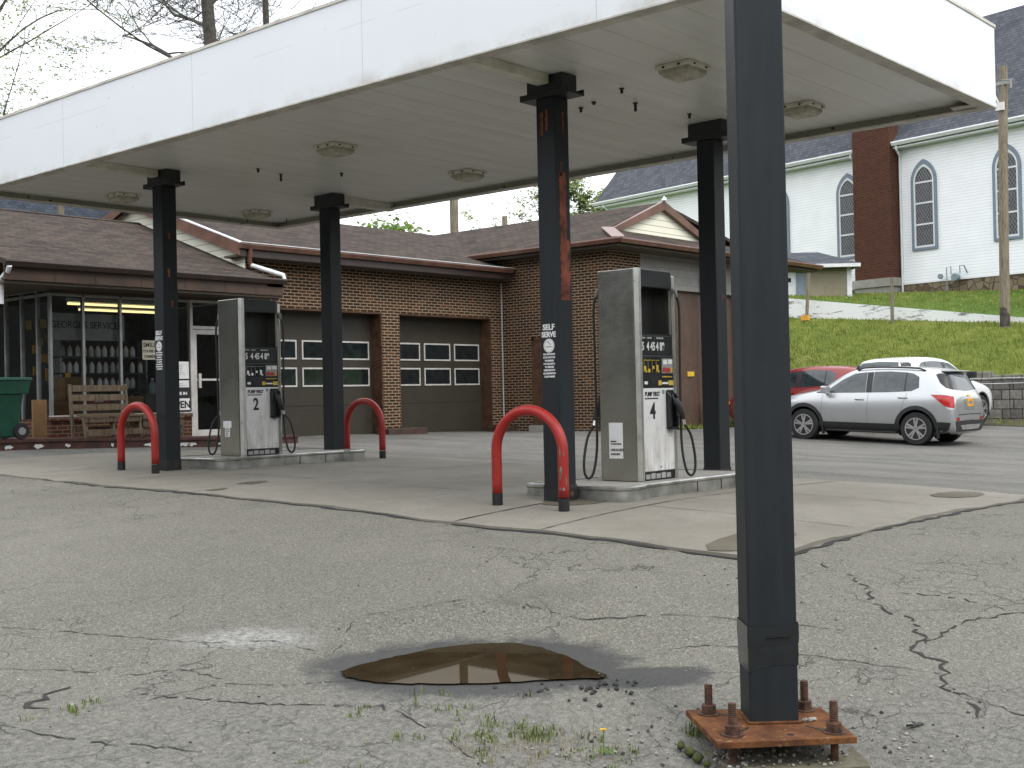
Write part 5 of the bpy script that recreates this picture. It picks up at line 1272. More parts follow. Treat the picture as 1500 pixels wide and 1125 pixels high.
m = MB(); m.box((-.92, 0, -.06), (.55, .012, .42)); m.build('sign_board', 'key_grey', ss); text_obj('sign_letters', "GEORGE'S SERVICE", .17, (-.90, -.002, .16), (1, 0, 0), (0, 0, 1), 'ink', ss, bold=.002, sx=.92)
sm = thing('camera_sign', 'cream sign reading SMILE in the third shop pane', 'sign', (12.78, 20.10, 1.72))
m = MB(); m.box((-.20, 0, 0), (.20, .008, .36)); m.build('sign_board', 'lens', sm)
for k, (s_, h_) in enumerate((('SMILE', .11), ("YOU'RE ON", .065), ('CAMERA', .075))): text_obj('sign_letters', s_, h_, (-.02 if k else -.05, -.0015, .235 - k * .10), (1, 0, 0), (0, 0, 1), 'ink', sm, align='CENTER', bold=.002)
for (z, lab) in ((1.36, 'upper white paper notice beside the shop door'), (1.00 + .0, 'lower white paper notice beside the shop door')):
    t = thing('paper_notice', lab, 'notice', (13.40, SY + .02, z), 0, 'paper notices beside the door')
    m = MB(); m.box((-.2, 0, 0), (.19, .003, .33)); m.build('sheet', 'paper', t)
    m = MB()
    for k in range(7): m.box((-.16, -.002, .05 + k * .035), (-.16 + random.uniform(.15, .3), -.0005, .058 + k * .035))
    m.build('print', 'key_grey', t)
os_ = thing('open_sign', 'OPEN sign standing in the low window beside the shop door', 'sign', (13.36, SY + .005, .735))
m = MB(); m.box((-.26, 0, 0), (.24, .012, .46)); m.build('sign_board', 'ink', os_); m = MB(); m.box((-.25, -.003, .03), (.23, 0, .25)); m.build('white_field', 'white_ink', os_)
text_obj('sign_letters', 'OPEN', .19, (-.23, -.0045, .07), (1, 0, 0), (0, 0, 1), 'ink', os_, bold=.006, sx=.95); text_obj('sign_letters', 'COME IN', .075, (-.2, -.0015, .32), (1, 0, 0), (0, 0, 1), 'white_ink', os_, bold=.003, sx=1.2)
cb = MB(); cb.box((10.35, 19.95, sg_(10.4)), (10.6, 20.0, sg_(10.4) + .65), rz=.0); tag(cb.build('cardboard_sheet', 'cardboard'), 'flat cardboard leaning on the brick corner behind the green bin', 'cardboard')
mt_ = thing('floor_mat_rack', 'dark chair back visible through the shop window beside the leftmost column', 'chair', (13.1, 20.95, FLZ))
m = MB()
for k in range(5): m.tube([(-.2 + .1 * k, .0, .45), (-.2 + .1 * k, .04, .85)], .014, 6)
m.tube([(-.24, 0, .45), (-.23, .04, .86), (0, .05, .92), (.23, .04, .86), (.24, 0, .45)], .02, 6); m.build('backrest', 'key_grey', mt_)
m = MB(); m.box((-.24, -.4, .42), (.24, .0, .46)); m.build('seat', 'key_grey', mt_)
for (x, y) in ((-.22, -.38), (.2, -.38), (-.22, -.03), (.2, -.03)):
    m = MB(); m.box((x, y, 0), (x + .03, y + .03, .42)); m.build('leg', 'key_grey', mt_)
mt_.name = 'chair'

# ------------------------------------------------------------------ church on the hill
CA = math.radians(-100.69)
ch = thing('church', 'white clapboard church with grey roof and pointed windows on the hill', 'church', (50.06, 21.68, 0), CA)
# local x = along the wall (to the right), local y = away from the viewer
m = MB(); m.box((-18.4, 0, 5.25), (16, .2, 11.35)); m.box((-18.4, .2, 5.25), (-18.2, 10, 11.35)); m.box((15.8, .2, 5.25), (16, 10, 11.35)); m.build('wall', 'siding', ch)
m = MB(); m.box((-18.4, .03, 3.6), (16, .2, 5.248)); m.build('foundation', 'rubble', ch)
m = MB(); m.prism([(-18.8, -.45, 11.25), (-18.8, 5, 17.3), (-18.8, 5, 17.1), (-18.8, -.45, 11.1)], (35.2, 0, 0)); m.prism([(-18.8, 5, 17.3), (-18.8, 10.5, 11.25), (-18.8, 10.5, 11.1), (-18.8, 5, 17.1)], (35.2, 0, 0)); m.build('roof', 'slate', ch, uvaxis=2)
for (x0, x1) in ((-18.8, -1.86), (.06, 16.4)):
    m = MB(); m.prism([(x0, -.46, 11.27), (x0, -.60, 11.27), (x0, -.62, 11.22), (x0, -.55, 11.10), (x0, -.46, 11.10)], (x1 - x0, 0, 0)); m.build('gutter', 'white_trim', ch)
    m = MB(); m.box((x0, -.45, 11.0), (x1, -.005, 11.06)); m.build('eave_board', 'white_trim', ch)
for x, sgn in ((-2.05, 1), (.24, -1), (-18.0, 1)):
    m = MB(); m.tube([(x, -.5, 11.1), (x, -.48, 10.95), (x + .08 * sgn, -.12, 10.7), (x + .12 * sgn, -.07, 10.5), (x + .12 * sgn, -.07, 4.9)], .05, 8); m.build('downspout', 'white_trim', ch)
m = MB(); m.box((-1.84, -.66, 5.55), (.02, -.005, 17.6)); m.build('chimney', 'brick_red', ch)
m = MB(); m.box((-1.93, -.76, 5.2), (.10, -.003, 5.55)); m.box((-1.84, -.69, 4.2), (.02, -.003, 5.2)); m.build('chimney_base', 'concrete_grey', ch)
def arch_pts(hw, z0, zs, zp, n=9):
    k = ((zp - zs) / hw) ** 2; c_ = (k - 1) / 2; r = 1 + c_; am = math.acos(c_ / r); P = [(-hw, z0)]
    for i in range(n): a_ = am * i / n; P.append((hw * (c_ - r * math.cos(a_)), zs + hw * r * math.sin(a_)))
    P.append((0, zp)); return P + [(-a, b) for a, b in P[::-1][1:]]
def church_window(x, z0=6.62, zp=10.42):
    outer = arch_pts(.60, z0, 9.5, zp); mid = arch_pts(.48, z0 + .11, 9.5, zp - .20); inn = arch_pts(.41, z0 + .19, 9.5, zp - .32); n = len(outer)
    def ring(A, B, ya, yb, mat, name, par):
        m = MB(); vs = [(x + a, ya, b) for a, b in A] + [(x + a, ya, b) for a, b in B] + [(x + a, yb, b) for a, b in A] + [(x + a, yb, b) for a, b in B]
        fs = []
        for i in range(n):
            j = (i + 1) % n; fs += [(i, j, n + j, n + i), (2 * n + j, 2 * n + i, i, j), (n + i, n + j, 3 * n + j, 3 * n + i)]
        m.add(vs, fs); return m.build(name, mat, par)
    w_ = ring(outer, mid, -.07, .0, 'churchblue', 'window', ch); ring(mid, inn, -.055, .0, 'white_trim', 'sash', w_)
    m = MB(); m.face([(x + a, -.02, b) for a, b in inn]); m.build('pane', 'lattice', w_)
    for z in (9.42, 8.55, 7.66): m = MB(); m.box((x - .42, -.05, z), (x + .42, -.022, z + .07)); m.build('glazing_bar', 'white_trim', w_)
for k, x in enumerate((-6.45, -2.58, 1.22, 4.92, 8.9)): church_window(x)
# gas meter
gm = thing('gas_meter', 'grey gas meter with pipes on the church wall', 'gas meter', (50.06, 21.68, 0), CA)
m = MB(); m.lathe([(.0, -.12), (.15, -.12), (.17, -.06), (.17, .06), (.15, .12), (0, .12)], (2.75, -.3, 5.32), 'y', 16); m.build('meter_body', 'meter', gm, smooth='auto')
m = MB(); m.tube([(2.35, -.3, 4.7), (2.35, -.3, 5.75), (2.55, -.3, 5.78), (2.55, -.3, 5.45)], .025, 6); m.tube([(2.95, -.3, 5.45), (2.95, -.3, 5.78), (3.1, -.25, 5.78), (3.1, -.02, 5.5)], .025, 6); m.build('pipe', 'meter', gm)
m = MB(); m.lathe([(.0, -.04), (.11, -.04), (.11, .04), (0, .04)], (2.05, -.28, 5.42), 'y', 14); m.build('regulator', 'meter', gm)
# stucco outbuilding
sb_ = thing('outbuilding', 'small tan stucco garage with grey roof and white door before the church', 'building', (42.88, 22.3, 4.3), CA + math.radians(50))
m = MB(); m.box((-.1, 0, -.6), (1.62, 3.0, 1.35)); m.box((-3.2, 0, -.6), (-1.25, 4, 1.35)); m.build('wall', 'stucco', sb_)
m = MB(); m.box((1.5, -.02, -.4), (1.68, .2, 1.3)); m.build('corner_board', 'white_trim', sb_)
m = MB(); m.prism([(-3.5, -.4, 1.30), (1.9, -.4, 1.30), (.75, 1.5, 1.95), (-3.5, 1.5, 1.95)], (0, 0, .08)); m.prism([(-3.5, 3.4, 1.30), (-3.5, 1.5, 1.95), (.75, 1.5, 1.95), (1.9, 3.4, 1.30)], (0, 0, .08)); m.prism([(1.9, -.4, 1.30), (1.9, 3.4, 1.3), (.75, 1.5, 1.95)], (0, 0, .08)); m.build('roof', 'slate', sb_, uvaxis=2)
m = MB(); m.box((-3.5, -.43, 1.24), (1.93, -.40, 1.37)); m.box((1.9, -.40, 1.24), (1.93, 3.4, 1.37)); m.build('fascia_board', 'white_trim', sb_)
m = MB(); m.box((-1.25, .08, -.5), (-.42, .14, 1.12)); dd_ = m.build('door', 'white_trim', sb_)
m = MB(); m.box((-1.15, .07, .72), (-1.0, .078, .88)); m.box((-.80, .07, .74), (-.62, .078, .90)); m.build('door_pane', 'darkglass', dd_)
m = MB(); m.box((-.42, .02, -.5), (-.1, .14, 1.3)); m.box((-1.25, .02, 1.12), (-.42, .14, 1.3)); m.build('door_surround', 'churchblue', sb_)

# ------------------------------------------------------------------ low white wall, stone wall, posts and poles
def peel_mat():
    t = NT('peeling_white_paint'); p = t.geo(); n = t.noise(p, 2.6, 7, .72); mp_ = t.n('Mapping'); mp_.inputs['Scale'].default_value = (1, .5, 2.4); t.l(p, mp_.inputs['Vector'])
    n2 = t.noise(mp_.outputs['Vector'], 1.6, 8, .75)
    cc = t.mix(t.mask(n2, .545, .60), (.82, .83, .83), t.ramp(n, [(.3, (.16, .15, .14)), (.7, (.36, .35, .33))]))
    t.bump(n2, .02, .5); return t.done(cc, .8, spec=.3)
MT['peel'] = peel_mat()
m = MB(); ys = np.linspace(8, 34, 60)
for y0, y1 in zip(ys[:-1], ys[1:]):
    a0, a1, b0_, b1 = ramp_foot(y0) - .3, ramp_foot(y1) - .3, ramp_top(y0), ramp_top(y1)
    m.add([(40, y0, a0), (40, y1, a1), (40, y1, b1), (40, y0, b0_), (40.25, y0, b0_), (40.25, y1, b1), (40.25, y1, a1), (40.25, y0, a0)], [(1, 0, 3, 2), (2, 3, 4, 5), (5, 4, 7, 6)])
tag(m.build('white_wall', 'peel'), 'low white wall with peeling paint along the top of the grass bank', 'wall')
sw = MB(); random.seed(11)
yy = -6.0; base_y = []
while yy < 17:
    l_ = random.uniform(.42, .75); hgt = 1.02 + .05 * random.random() + (.16 if 10.0 < yy < 12.4 else 0) + (.06 if yy < 10.0 else 0)
    g0 = G(33.5, yy) - .3
    sw.box((33.42 + random.uniform(-.03, .03), yy, g0), (33.8, yy + l_ - .012, G(33.5, 12) * 0 + .95)); yy += l_
sw2 = MB(); yy = -6.0
while yy < 17:
    l_ = random.uniform(.5, .9); tp = 1.28 if 11.6 < yy < 14 else (1.18 if 10.6 < yy <= 11.6 else 1.06)
    sw2.box((33.38 + random.uniform(-.03, .03), yy, .956), (33.85, yy + l_ - .015, 1.10)); 
    if tp > 1.1: sw2.box((33.42 + random.uniform(-.03, .03), yy + .03, 1.106), (33.85, yy + l_ - .05, tp))
    yy += l_
sw_ = thing('stone_wall', 'grey block retaining wall at the foot of the grass bank behind the cars', 'retaining wall')
sw.build('block_courses', 'stonewall', sw_, bevel=.02); sw2.build('cap_stones', 'stonewall', sw_, bevel=.02)
random.seed(21)
up = thing('utility_pole', 'weathered wooden utility pole on the bank in front of the church', 'utility pole', (39.3, 13.65, 2.6))
m = MB(); m.tube([(0, 0, 0), (0, -.03, 3), (0, -.08, 6), (0, -.15, 8.35)], [.155, .148, .14, .13], 16); m.build('pole_shaft', 'pole', up, smooth='auto')
m = MB(); m.tube([(0, 0, .15), (0, -.005, .75)], [.158, .1545], 16, cap=False); m.build('dark_butt', 'bark', up)
m = MB(); m.box((-.14, -.36, 7.75), (-.06, .10, 7.86)); m.tube([(-.16, -.5, 7.85), (-.12, -.1, 7.9)], .02, 6); m.tube([(-.15, -.42, 7.6), (-.15, -.42, 7.85)], .035, 8); m.build('insulator_bracket', 'key_grey', up)
m = MB(); m.box((-.20, -.20, 6.95), (-.13, .06, 7.2)); m.tube([(-.16, .1, 7.5), (-.16, -.02, 7.2)], .03, 6); m.build('cable_box', 'paper', up)
def post(x, y, z, h, dx, lab, foot=False):
    t = thing('wooden_post', lab, 'post', (x, y, z)); m = MB(); m.tube([(0, 0, -.2), (dx * .3, -dx * .3, h * .5), (dx * .6, -dx * .6, h)], [.065, .062, .055], 8); m.build('post_shaft', 'stick', t, smooth='auto')
    if foot: m = MB(); m.box((-.10, -.10, -.05), (.06, .16, .13)); m.build('orange_block', 'orange', t)
    return t
post(39.5, 20.62, 3.40, 1.62, .14, 'leaning grey wooden post with an orange block at its foot', True); post(39.5, 17.45, 3.12, 1.5, .02, 'upright grey wooden post in front of the low white wall')

# ------------------------------------------------------------------ cars
def car(name, label, loc, rz, P):
    t = thing(name, label, 'car', loc, rz)
    L = []
    for (x, zb, w_, zm, wb, zbelt, wr, zt) in P['st']:
        half = [(0, zb), (.78 * w_, zb), (.955 * w_, zb + .07), (w_, zm), (.985 * w_, (zm + zbelt) / 2), (wb, zbelt), (wr, zt - .055 - .04 * (zt - zbelt > .2)), (wr * .80, zt - .008), (0, zt)]
        L.append([(x, y, z) for y, z in half] + [(x, -y, z) for y, z in half[-2:0:-1]])
    n = len(L[0]); vs = [p for r in L for p in r]; fs = []
    for i in range(len(L) - 1):
        for k in range(n): fs.append((i * n + k, i * n + (k + 1) % n, (i + 1) * n + (k + 1) % n, (i + 1) * n + k))
    fs.append(tuple(range(n))[::-1]); fs.append(tuple((len(L) - 1) * n + k for k in range(n)))
    me = bpy.data.meshes.new('car_body'); me.from_pydata(vs, [], fs); bm = bmesh.new(); bm.from_mesh(me); bmesh.ops.recalc_face_normals(bm, faces=bm.faces[:]); bm.to_mesh(me); bm.free()
    tmp = bpy.data.objects.new('tmp', me); COL.objects.link(tmp)
    ms = tmp.modifiers.new('s', 'SUBSURF'); ms.levels = 2; ms.render_levels = 2
    dg = bpy.context.evaluated_depsgraph_get(); full = bpy.data.meshes.new_from_object(tmp.evaluated_get(dg))
    bvh = BVHTree.FromPolygons([v.co.copy() for v in full.vertices], [tuple(p.vertices) for p in full.polygons])
    cuts = []
    for ax in P['axles']:
        for sg in (1, -1):
            c_ = MB(); c_.lathe([(P['arch'], -.25), (P['arch'], .35)], (ax, sg * (P['hw'] - .02), P['wr'] + .01), 'y', 32); co = c_.build('cut', 'cladding'); cuts.append(co)
            mb = tmp.modifiers.new('b', 'BOOLEAN'); mb.operation = 'DIFFERENCE'; mb.object = co; mb.solver = 'EXACT'
    dg = bpy.context.evaluated_depsgraph_get(); dg.update(); body = bpy.data.meshes.new_from_object(tmp.evaluated_get(dg))
    body.materials.clear(); body.materials.append(MT[P['paint']]); body.polygons.foreach_set('use_smooth', [True] * len(body.polygons))
    try: body.set_sharp_from_angle(angle=math.radians(50))
    except Exception: pass
    bpy.data.objects.remove(tmp)
    for co in cuts: bpy.data.objects.remove(co)
    bo = bpy.data.objects.new('body', body); COL.objects.link(bo); bo.parent = t
    def hit(axis, a, b, sg, off):
        if axis == 'y': o, d = Vector((a, sg * 3, b)), Vector((0, -sg, 0))
        elif axis == 'x': o, d = Vector((sg * 5, a, b)), Vector((-sg, 0, 0))
        elif axis == 'd': q_ = Vector((-1.80, sg * .74, b)) + Vector((.7071, sg * .7071, 0)) * a; o, d = q_ + Vector((-.7071, sg * .7071, 0)) * 3, Vector((.7071, -sg * .7071, 0))
        else: o, d = Vector((a, b, 5)), Vector((0, 0, -1))
        r = bvh.ray_cast(o, d)
        if r[0] is None:
            q = bvh.find_nearest(o - d * 0 + d * 2.2); return q[0] + q[1] * off
        return r[0] - d * off
    def patch(name, axis, sg, top, bot, rows, off, mat, par=bo, seg=6):
        T, B = [], []
        def dens(Q):
            out = []
            for a, b in zip(Q[:-1], Q[1:]):
                for k in range(seg): out.append((a[0] + (b[0] - a[0]) * k / seg, a[1] + (b[1] - a[1]) * k / seg))
            out.append(Q[-1]); return out
        T, B = dens(top), dens(bot); n_ = len(T); vs = []
        for r in range(rows + 1):
            f = r / rows
            for a, b in zip(T, B): vs.append(hit(axis, a[0] + (b[0] - a[0]) * f, a[1] + (b[1] - a[1]) * f, sg, off))
        mb = MB(); mb.add(vs, [(r * n_ + k, r * n_ + k + 1, (r + 1) * n_ + k + 1, (r + 1) * n_ + k) for r in range(rows) for k in range(n_ - 1)]); return mb.build(name, mat, par, smooth=True)
    for (nm, axis, top, bot, rows, off, mat) in P['patches']:
        for sg in ((1, -1) if axis in ('y', 'd') else (1,) if axis in ('x', 'z') else (-1,)):
            patch(nm, 'x' if axis == 'r' else axis, sg, top, bot, rows, off, mat)
    # arches and sills
    for ax in P['axles']:
        for sg in (1, -1):
            vs = []; nA = 28; R0, R1 = P['arch'] - .004, P['arch'] + P.get('clad', .07); z0 = P['wr'] + .01
            for k in range(nA + 1):
                an = math.radians(-14) + math.radians(208) * k / nA
                for rr in (R0, (R0 + R1) / 2, R1): vs.append(hit('y', ax + rr * math.cos(an), max(z0 + rr * math.sin(an), P['zb'] + .03), sg, .012))
            mb = MB(); mb.add(vs, [(k * 3 + j, k * 3 + j + 1, k * 3 + j + 4, k * 3 + j + 3) for k in range(nA) for j in range(2)]); mb.build('wheel_arch', P['clad_mat'], bo, smooth=True)
            mb = MB(); hw = P['hw']; r_ = P['arch'] - .006
            vs = []; nA = 30
            for k in range(nA + 1):
                an = math.radians(-25) + math.radians(230) * k / nA; vs += [(ax + r_ * math.cos(an), sg * (hw - .03), z0 + r_ * math.sin(an)), (ax + r_ * math.cos(an), sg * (hw - .27), z0 + r_ * math.sin(an))]
            fs = [(2 * k, 2 * k + 1, 2 * k + 3, 2 * k + 2) for k in range(nA)]; vs.append((ax, sg * (hw - .27), z0)); fs += [(2 * k + 1, 2 * nA + 2, 2 * k + 3) for k in range(nA)]
            mb.add(vs, fs); mb.build('wheel_well', 'black', bo)
            wr = P['wr']; ww = .105; yc = sg * (hw - .115)
            mt = MB(); mt.lathe([(wr * .66, -ww), (wr * .93, -ww), (wr, -ww * .72), (wr, ww * .72), (wr * .93, ww), (wr * .66, ww)], (ax, yc, wr), 'y', 36); wh = mt.build('wheel', 'rubber', t, smooth='auto')
            ys_ = yc + sg * ww
            mr = MB(); mr.lathe([(wr * .67, -.004), (wr * .67, .006), (wr * .61, .006), (wr * .60, -.03)] if sg > 0 else [(wr * .60, .03), (wr * .61, -.006), (wr * .67, -.006), (wr * .67, .004)], (ax, ys_, wr), 'y', 36)
            mr.v = mr.v; mr.f = mr.f[:-2]; mr.mi = mr.mi[:-2]
            for k in range(5):
                an = 2 * PI * k / 5 + .3
                for da in (-.17, .17):
                    c1, s1 = math.cos(an + da * .5), math.sin(an + da * .5); c2, s2 = math.cos(an + da), math.sin(an + da); nx_, nz_ = -s2, c2; hwid = .020
                    ri, ro = wr * .10, wr * .62
                    mr.prism([(ax + ri * c1 - nx_ * hwid, ys_ + sg * .004, wr + ri * s1 - nz_ * hwid), (ax + ro * c2 - nx_ * hwid, ys_ + sg * .002, wr + ro * s2 - nz_ * hwid), (ax + ro * c2 + nx_ * hwid, ys_ + sg * .002, wr + ro * s2 + nz_ * hwid), (ax + ri * c1 + nx_ * hwid, ys_ + sg * .004, wr + ri * s1 + nz_ * hwid)], (0, -sg * .03, 0))
            mr.lathe([(.0, -.03), (wr * .17, -.03), (wr * .17, .008), (0, .008)] if sg > 0 else [(.0, -.008), (wr * .17, -.008), (wr * .17, .03), (0, .03)], (ax, ys_, wr), 'y', 16)
            mr.build('rim', 'alloy', wh)
            mr = MB(); mr.lathe([(0, -.05), (wr * .62, -.05), (wr * .62, -.045), (0, -.045)] if sg > 0 else [(0, .045), (wr * .62, .045), (wr * .62, .05), (0, .05)], (ax, ys_, wr), 'y', 28); mr.build('brake', 'black', wh)
    if P.get('mirror'):
        x, z = P['mirror']
        for sg in (1, -1):
            b = hit('y', x, z, sg, 0); mb = MB(); y0 = b.y + sg * .03
            mb.box((x - .04, min(y0, y0 + sg * .21), z + .02), (x + .10, max(y0, y0 + sg * .21), z + .18)); mb.box((x, min(b.y - sg * .03, y0 + sg * .05), z - .01), (x + .06, max(b.y - sg * .03, y0 + sg * .05), z + .04)); mb.build('mirror', P['paint'] if P.get('mirror_paint', True) else 'black', t, bevel=.025)
    for (x, z) in P.get('handles', ()):
        for sg in (1, -1):
            b = hit('y', x, z, sg, .018); mb = MB(); mb.box((x - .1, b.y - .014, z - .016), (x + .1, b.y + .014, z + .016)); mb.build('door_handle', P['paint'], t, bevel=.01)
    if P.get('rails'):
        x0, x1, yr, zr_ = P['rails']
        for sg in (1, -1):
            pts = [];
            for k in range(13):
                x = x0 + (x1 - x0) * k / 12; h_ = hit('z', x, sg * yr, 1, 0); pts.append((x, sg * yr, h_.z + (.012 if k in (0, 12) else .045)))
            mb = MB(); mb.tube(pts, .018, 8); mb.build('roof_rail', 'cladding', t, smooth=True)
    for (nm, a, b, mat) in P.get('boxes', ()):
        mb = MB(); mb.box(a, b); mb.build(nm, mat, t, bevel=.012)
    if P.get('plate'):
        x, z = P['plate']; b = hit('x', 0, z, -1, .006); mb = MB(); mb.box((b.x - .004, -.155, z - .08), (b.x + .02, .155, z + .08)); mb.build('number_plate', 'orange', t)
        mb = MB(); mb.box((b.x - .0055, -.10, z - .025), (b.x - .0045, .10, z + .03)); mb.build('plate_print', 'churchblue', t)
    return t
HWc = .885
silver = dict(paint='silver', hw=HWc, axles=(1.2775, -1.2775), arch=.395, wr=.345, zb=.20, clad=.075, clad_mat='cladding',
  st=[ # x, zb, w, zmid, wbelt, zbelt, wroof, ztop
   (2.16, .34, .52, .52, .50, .66, .42, .74), (2.10, .24, .70, .52, .68, .72, .58, .84), (1.95, .20, .82, .55, .80, .80, .70, .93), (1.62, .20, .875, .58, .845, .90, .74, 1.02), (1.28, .20, .885, .6, .855, .95, .76, 1.075), (1.02, .20, .885, .62, .85, .98, .76, 1.12),
   (.85, .20, .885, .62, .845, .99, .72, 1.24), (.55, .20, .885, .62, .84, 1.0, .66, 1.45), (.28, .20, .885, .62, .84, 1.02, .64, 1.585), (-.1, .20, .885, .62, .84, 1.03, .635, 1.635), (-.6, .20, .885, .62, .84, 1.05, .63, 1.65), (-1.1, .20, .89, .64, .845, 1.07, .62, 1.64),
   (-1.5, .21, .895, .66, .85, 1.10, .61, 1.615), (-1.74, .24, .885, .68, .84, 1.12, .60, 1.575), (-1.85, .27, .875, .68, .825, 1.12, .60, 1.44), (-1.94, .24, .865, .62, .81, 1.09, .62, 1.24), (-2.0, .25, .85, .58, .79, 1.03, .66, 1.12), (-2.05, .27, .82, .54, .76, .93, .66, 1.02), (-2.08, .31, .77, .52, .72, .78, .64, .88)],
  patches=[('front_window', 'y', [(.78, 1.10), (.45, 1.34), (.18, 1.475), (-.10, 1.51)], [(.80, 1.05), (.55, 1.055), (.2, 1.065), (-.14, 1.075)], 6, .004, 'carglass'),
           ('rear_window', 'y', [(-.26, 1.52), (-.6, 1.53), (-.95, 1.515), (-1.12, 1.49), (-1.26, 1.42)], [(-.28, 1.08), (-.6, 1.09), (-.95, 1.11), (-1.15, 1.125), (-1.30, 1.20)], 6, .004, 'carglass'),
           ('window_pillar', 'y', [(-.11, 1.505), (-.25, 1.515)], [(-.15, 1.075), (-.275, 1.08)], 5, .0055, 'black'),
           ('window_pillar', 'y', [(-.965, 1.505), (-.99, 1.50)], [(-.985, 1.12), (-1.02, 1.125)], 5, .0065, 'black'),
           ('window_corner', 'y', [(1.02, 1.07), (.80, 1.10)], [(1.02, 1.045), (.82, 1.05)], 2, .005, 'black'),
           ('windscreen', 'x', [(-.56, 1.50), (0, 1.55), (.56, 1.50)], [(-.70, 1.13), (0, 1.15), (.70, 1.13)], 8, .005, 'carglass'),
           ('tailgate_window', 'r', [(-.54, 1.50), (0, 1.535), (.54, 1.50)], [(-.60, 1.17), (0, 1.14), (.60, 1.17)], 8, .006, 'carglass'),
           ('side_tail_glass', 'd', [(-.20, 1.50), (0, 1.50), (.06, 1.47)], [(-.22, 1.17), (-.05, 1.19), (.04, 1.30)], 6, .005, 'black'),
           ('tail_light', 'd', [(.24, 1.06), (.08, 1.06), (-.06, 1.05), (-.16, 1.03)], [(.10, .90), (.03, .83), (-.06, .80), (-.14, .80)], 6, .010, 'taillight'),
           ('reverse_lens', 'd', [(.02, .822), (-.06, .795), (-.14, .795)], [(.0, .765), (-.06, .75), (-.12, .755)], 2, .011, 'clearlens'),
           ('sill_cladding', 'y', [(.92, .43), (0, .43), (-.92, .43)], [(.92, .225), (0, .225), (-.92, .225)], 4, .010, 'cladding'),
           ('bumper_cladding', 'y', [(-1.66, .50), (-1.85, .50), (-2.0, .49)], [(-1.64, .25), (-1.8, .29), (-1.95, .34)], 4, .010, 'cladding'),
           ('bumper_cladding', 'r', [(-.76, .52), (0, .54), (.76, .52)], [(-.68, .30), (0, .30), (.68, .30)], 4, .010, 'cladding'),
           ('bumper_insert', 'r', [(-.55, .44), (0, .445), (.55, .44)], [(-.44, .345), (0, .34), (.44, .345)], 2, .018, 'alloy'),
           ('bumper_step', 'r', [(-.62, .66), (0, .67), (.62, .66)], [(-.62, .645), (0, .655), (.62, .645)], 1, .006, 'cladding'),
           ('badge', 'r', [(-.09, 1.06), (.09, 1.06)], [(-.07, 1.02), (.07, 1.02)], 1, .008, 'yellow'),
           ('tailgate_seam', 'r', [(-.66, 1.10), (-.655, 1.10)], [(-.60, .60), (-.595, .60)], 6, .004, 'black'), ('tailgate_seam', 'r', [(.655, 1.10), (.66, 1.10)], [(.595, .60), (.60, .60)], 6, .004, 'black'),
           ('reflector', 'r', [(-.70, .60), (-.58, .60)], [(-.70, .53), (-.58, .53)], 2, .011, 'taillight'), ('reflector', 'r', [(.58, .60), (.70, .60)], [(.58, .53), (.70, .53)], 2, .011, 'taillight'),
           ('plate_recess', 'r', [(-.30, .97), (0, .975), (.30, .97)], [(-.28, .76), (0, .755), (.28, .76)], 3, .004, 'alloy'),
           ('door_seam', 'y', [(-.205, 1.06), (-.20, 1.06)], [(-.205, .44), (-.20, .44)], 8, .003, 'black'), ('door_seam', 'y', [(.845, 1.02), (.85, 1.02)], [(.865, .44), (.87, .44)], 8, .003, 'black'), ('door_seam', 'y', [(-1.06, 1.08), (-1.055, 1.08)], [(-.955, .70), (-.95, .70)], 8, .003, 'black')],
  mirror=(.70, 1.02), handles=[(-.02, .93), (-.98, .985)], rails=(.15, -1.35, .57, 0), plate=(-2.02, .90),
  boxes=[('spoiler', (-1.84, -.53, 1.535), (-1.66, .53, 1.565), 'silver'), ('mud_flap', (-1.74, .74, .16), (-1.72, .87, .42), 'cladding'), ('mud_flap', (.82, .74, .16), (.84, .87, .42), 'cladding'), ('exhaust', (-2.02, .35, .24), (-1.8, .42, .30), 'alloy')])
# silver crossover, facing left along the lot
cx_, cy_ = 25.45, 11.70
car('silver_suv', 'silver compact SUV with roof rails parked beside the grass bank', (cx_, cy_, -.262), PI / 2, silver).rotation_euler = (0, -.038, PI / 2)
white = dict(silver); white.update(paint='whitecar', rails=None, plate=None, mirror=(.70, 1.10), clad=.03, mirror_paint=False)
def scale_st(P, sx, sy, sz):
    P = dict(P); P['st'] = [(a * sx, zb, w_ * sy, zm * sz, wb * sy, zbl * sz, wr * sy, zt * sz) for a, zb, w_, zm, wb, zbl, wr, zt in P['st']]
    P['patches'] = [(n_, ax, [((a * sx if ax == 'y' else a * sy), b * sz) for a, b in T], [((a * sx if ax == 'y' else a * sy), b * sz) for a, b in B], r, o, m_) for n_, ax, T, B, r, o, m_ in P['patches']]
    P['axles'] = tuple(a * sx for a in P['axles']); P['hw'] = P['hw'] * sy; P['handles'] = [(a * sx, b * sz) for a, b in P.get('handles', ())]; P['boxes'] = []
    if P.get('mirror'): P['mirror'] = (P['mirror'][0] * sx, P['mirror'][1] * sz)
    return P
WH = scale_st(white, 1.06, 1.05, 1.03); WH['wr'] = .36; WH['arch'] = .41
car('white_suv', 'white SUV parked behind the silver SUV, facing the stone wall', (29.6, 12.38, G(29.6, 12.5) + .04), math.radians(-6), WH)
red = dict(silver); red.update(paint='redcar', rails=None, plate=None, clad=.03, clad_mat='redcar')
RD = scale_st(red, .90, .97, .93); RD['wr'] = .34; RD['arch'] = .385
RD['boxes'] = [('turn_signal', (1.78, .66, .60), (1.90, .80, .68), 'orange')]
car('red_suv', 'red SUV with dark rear windows, mostly hidden behind the foreground pole', (28.15, 14.75, G(28, 15)), PI / 2, RD)

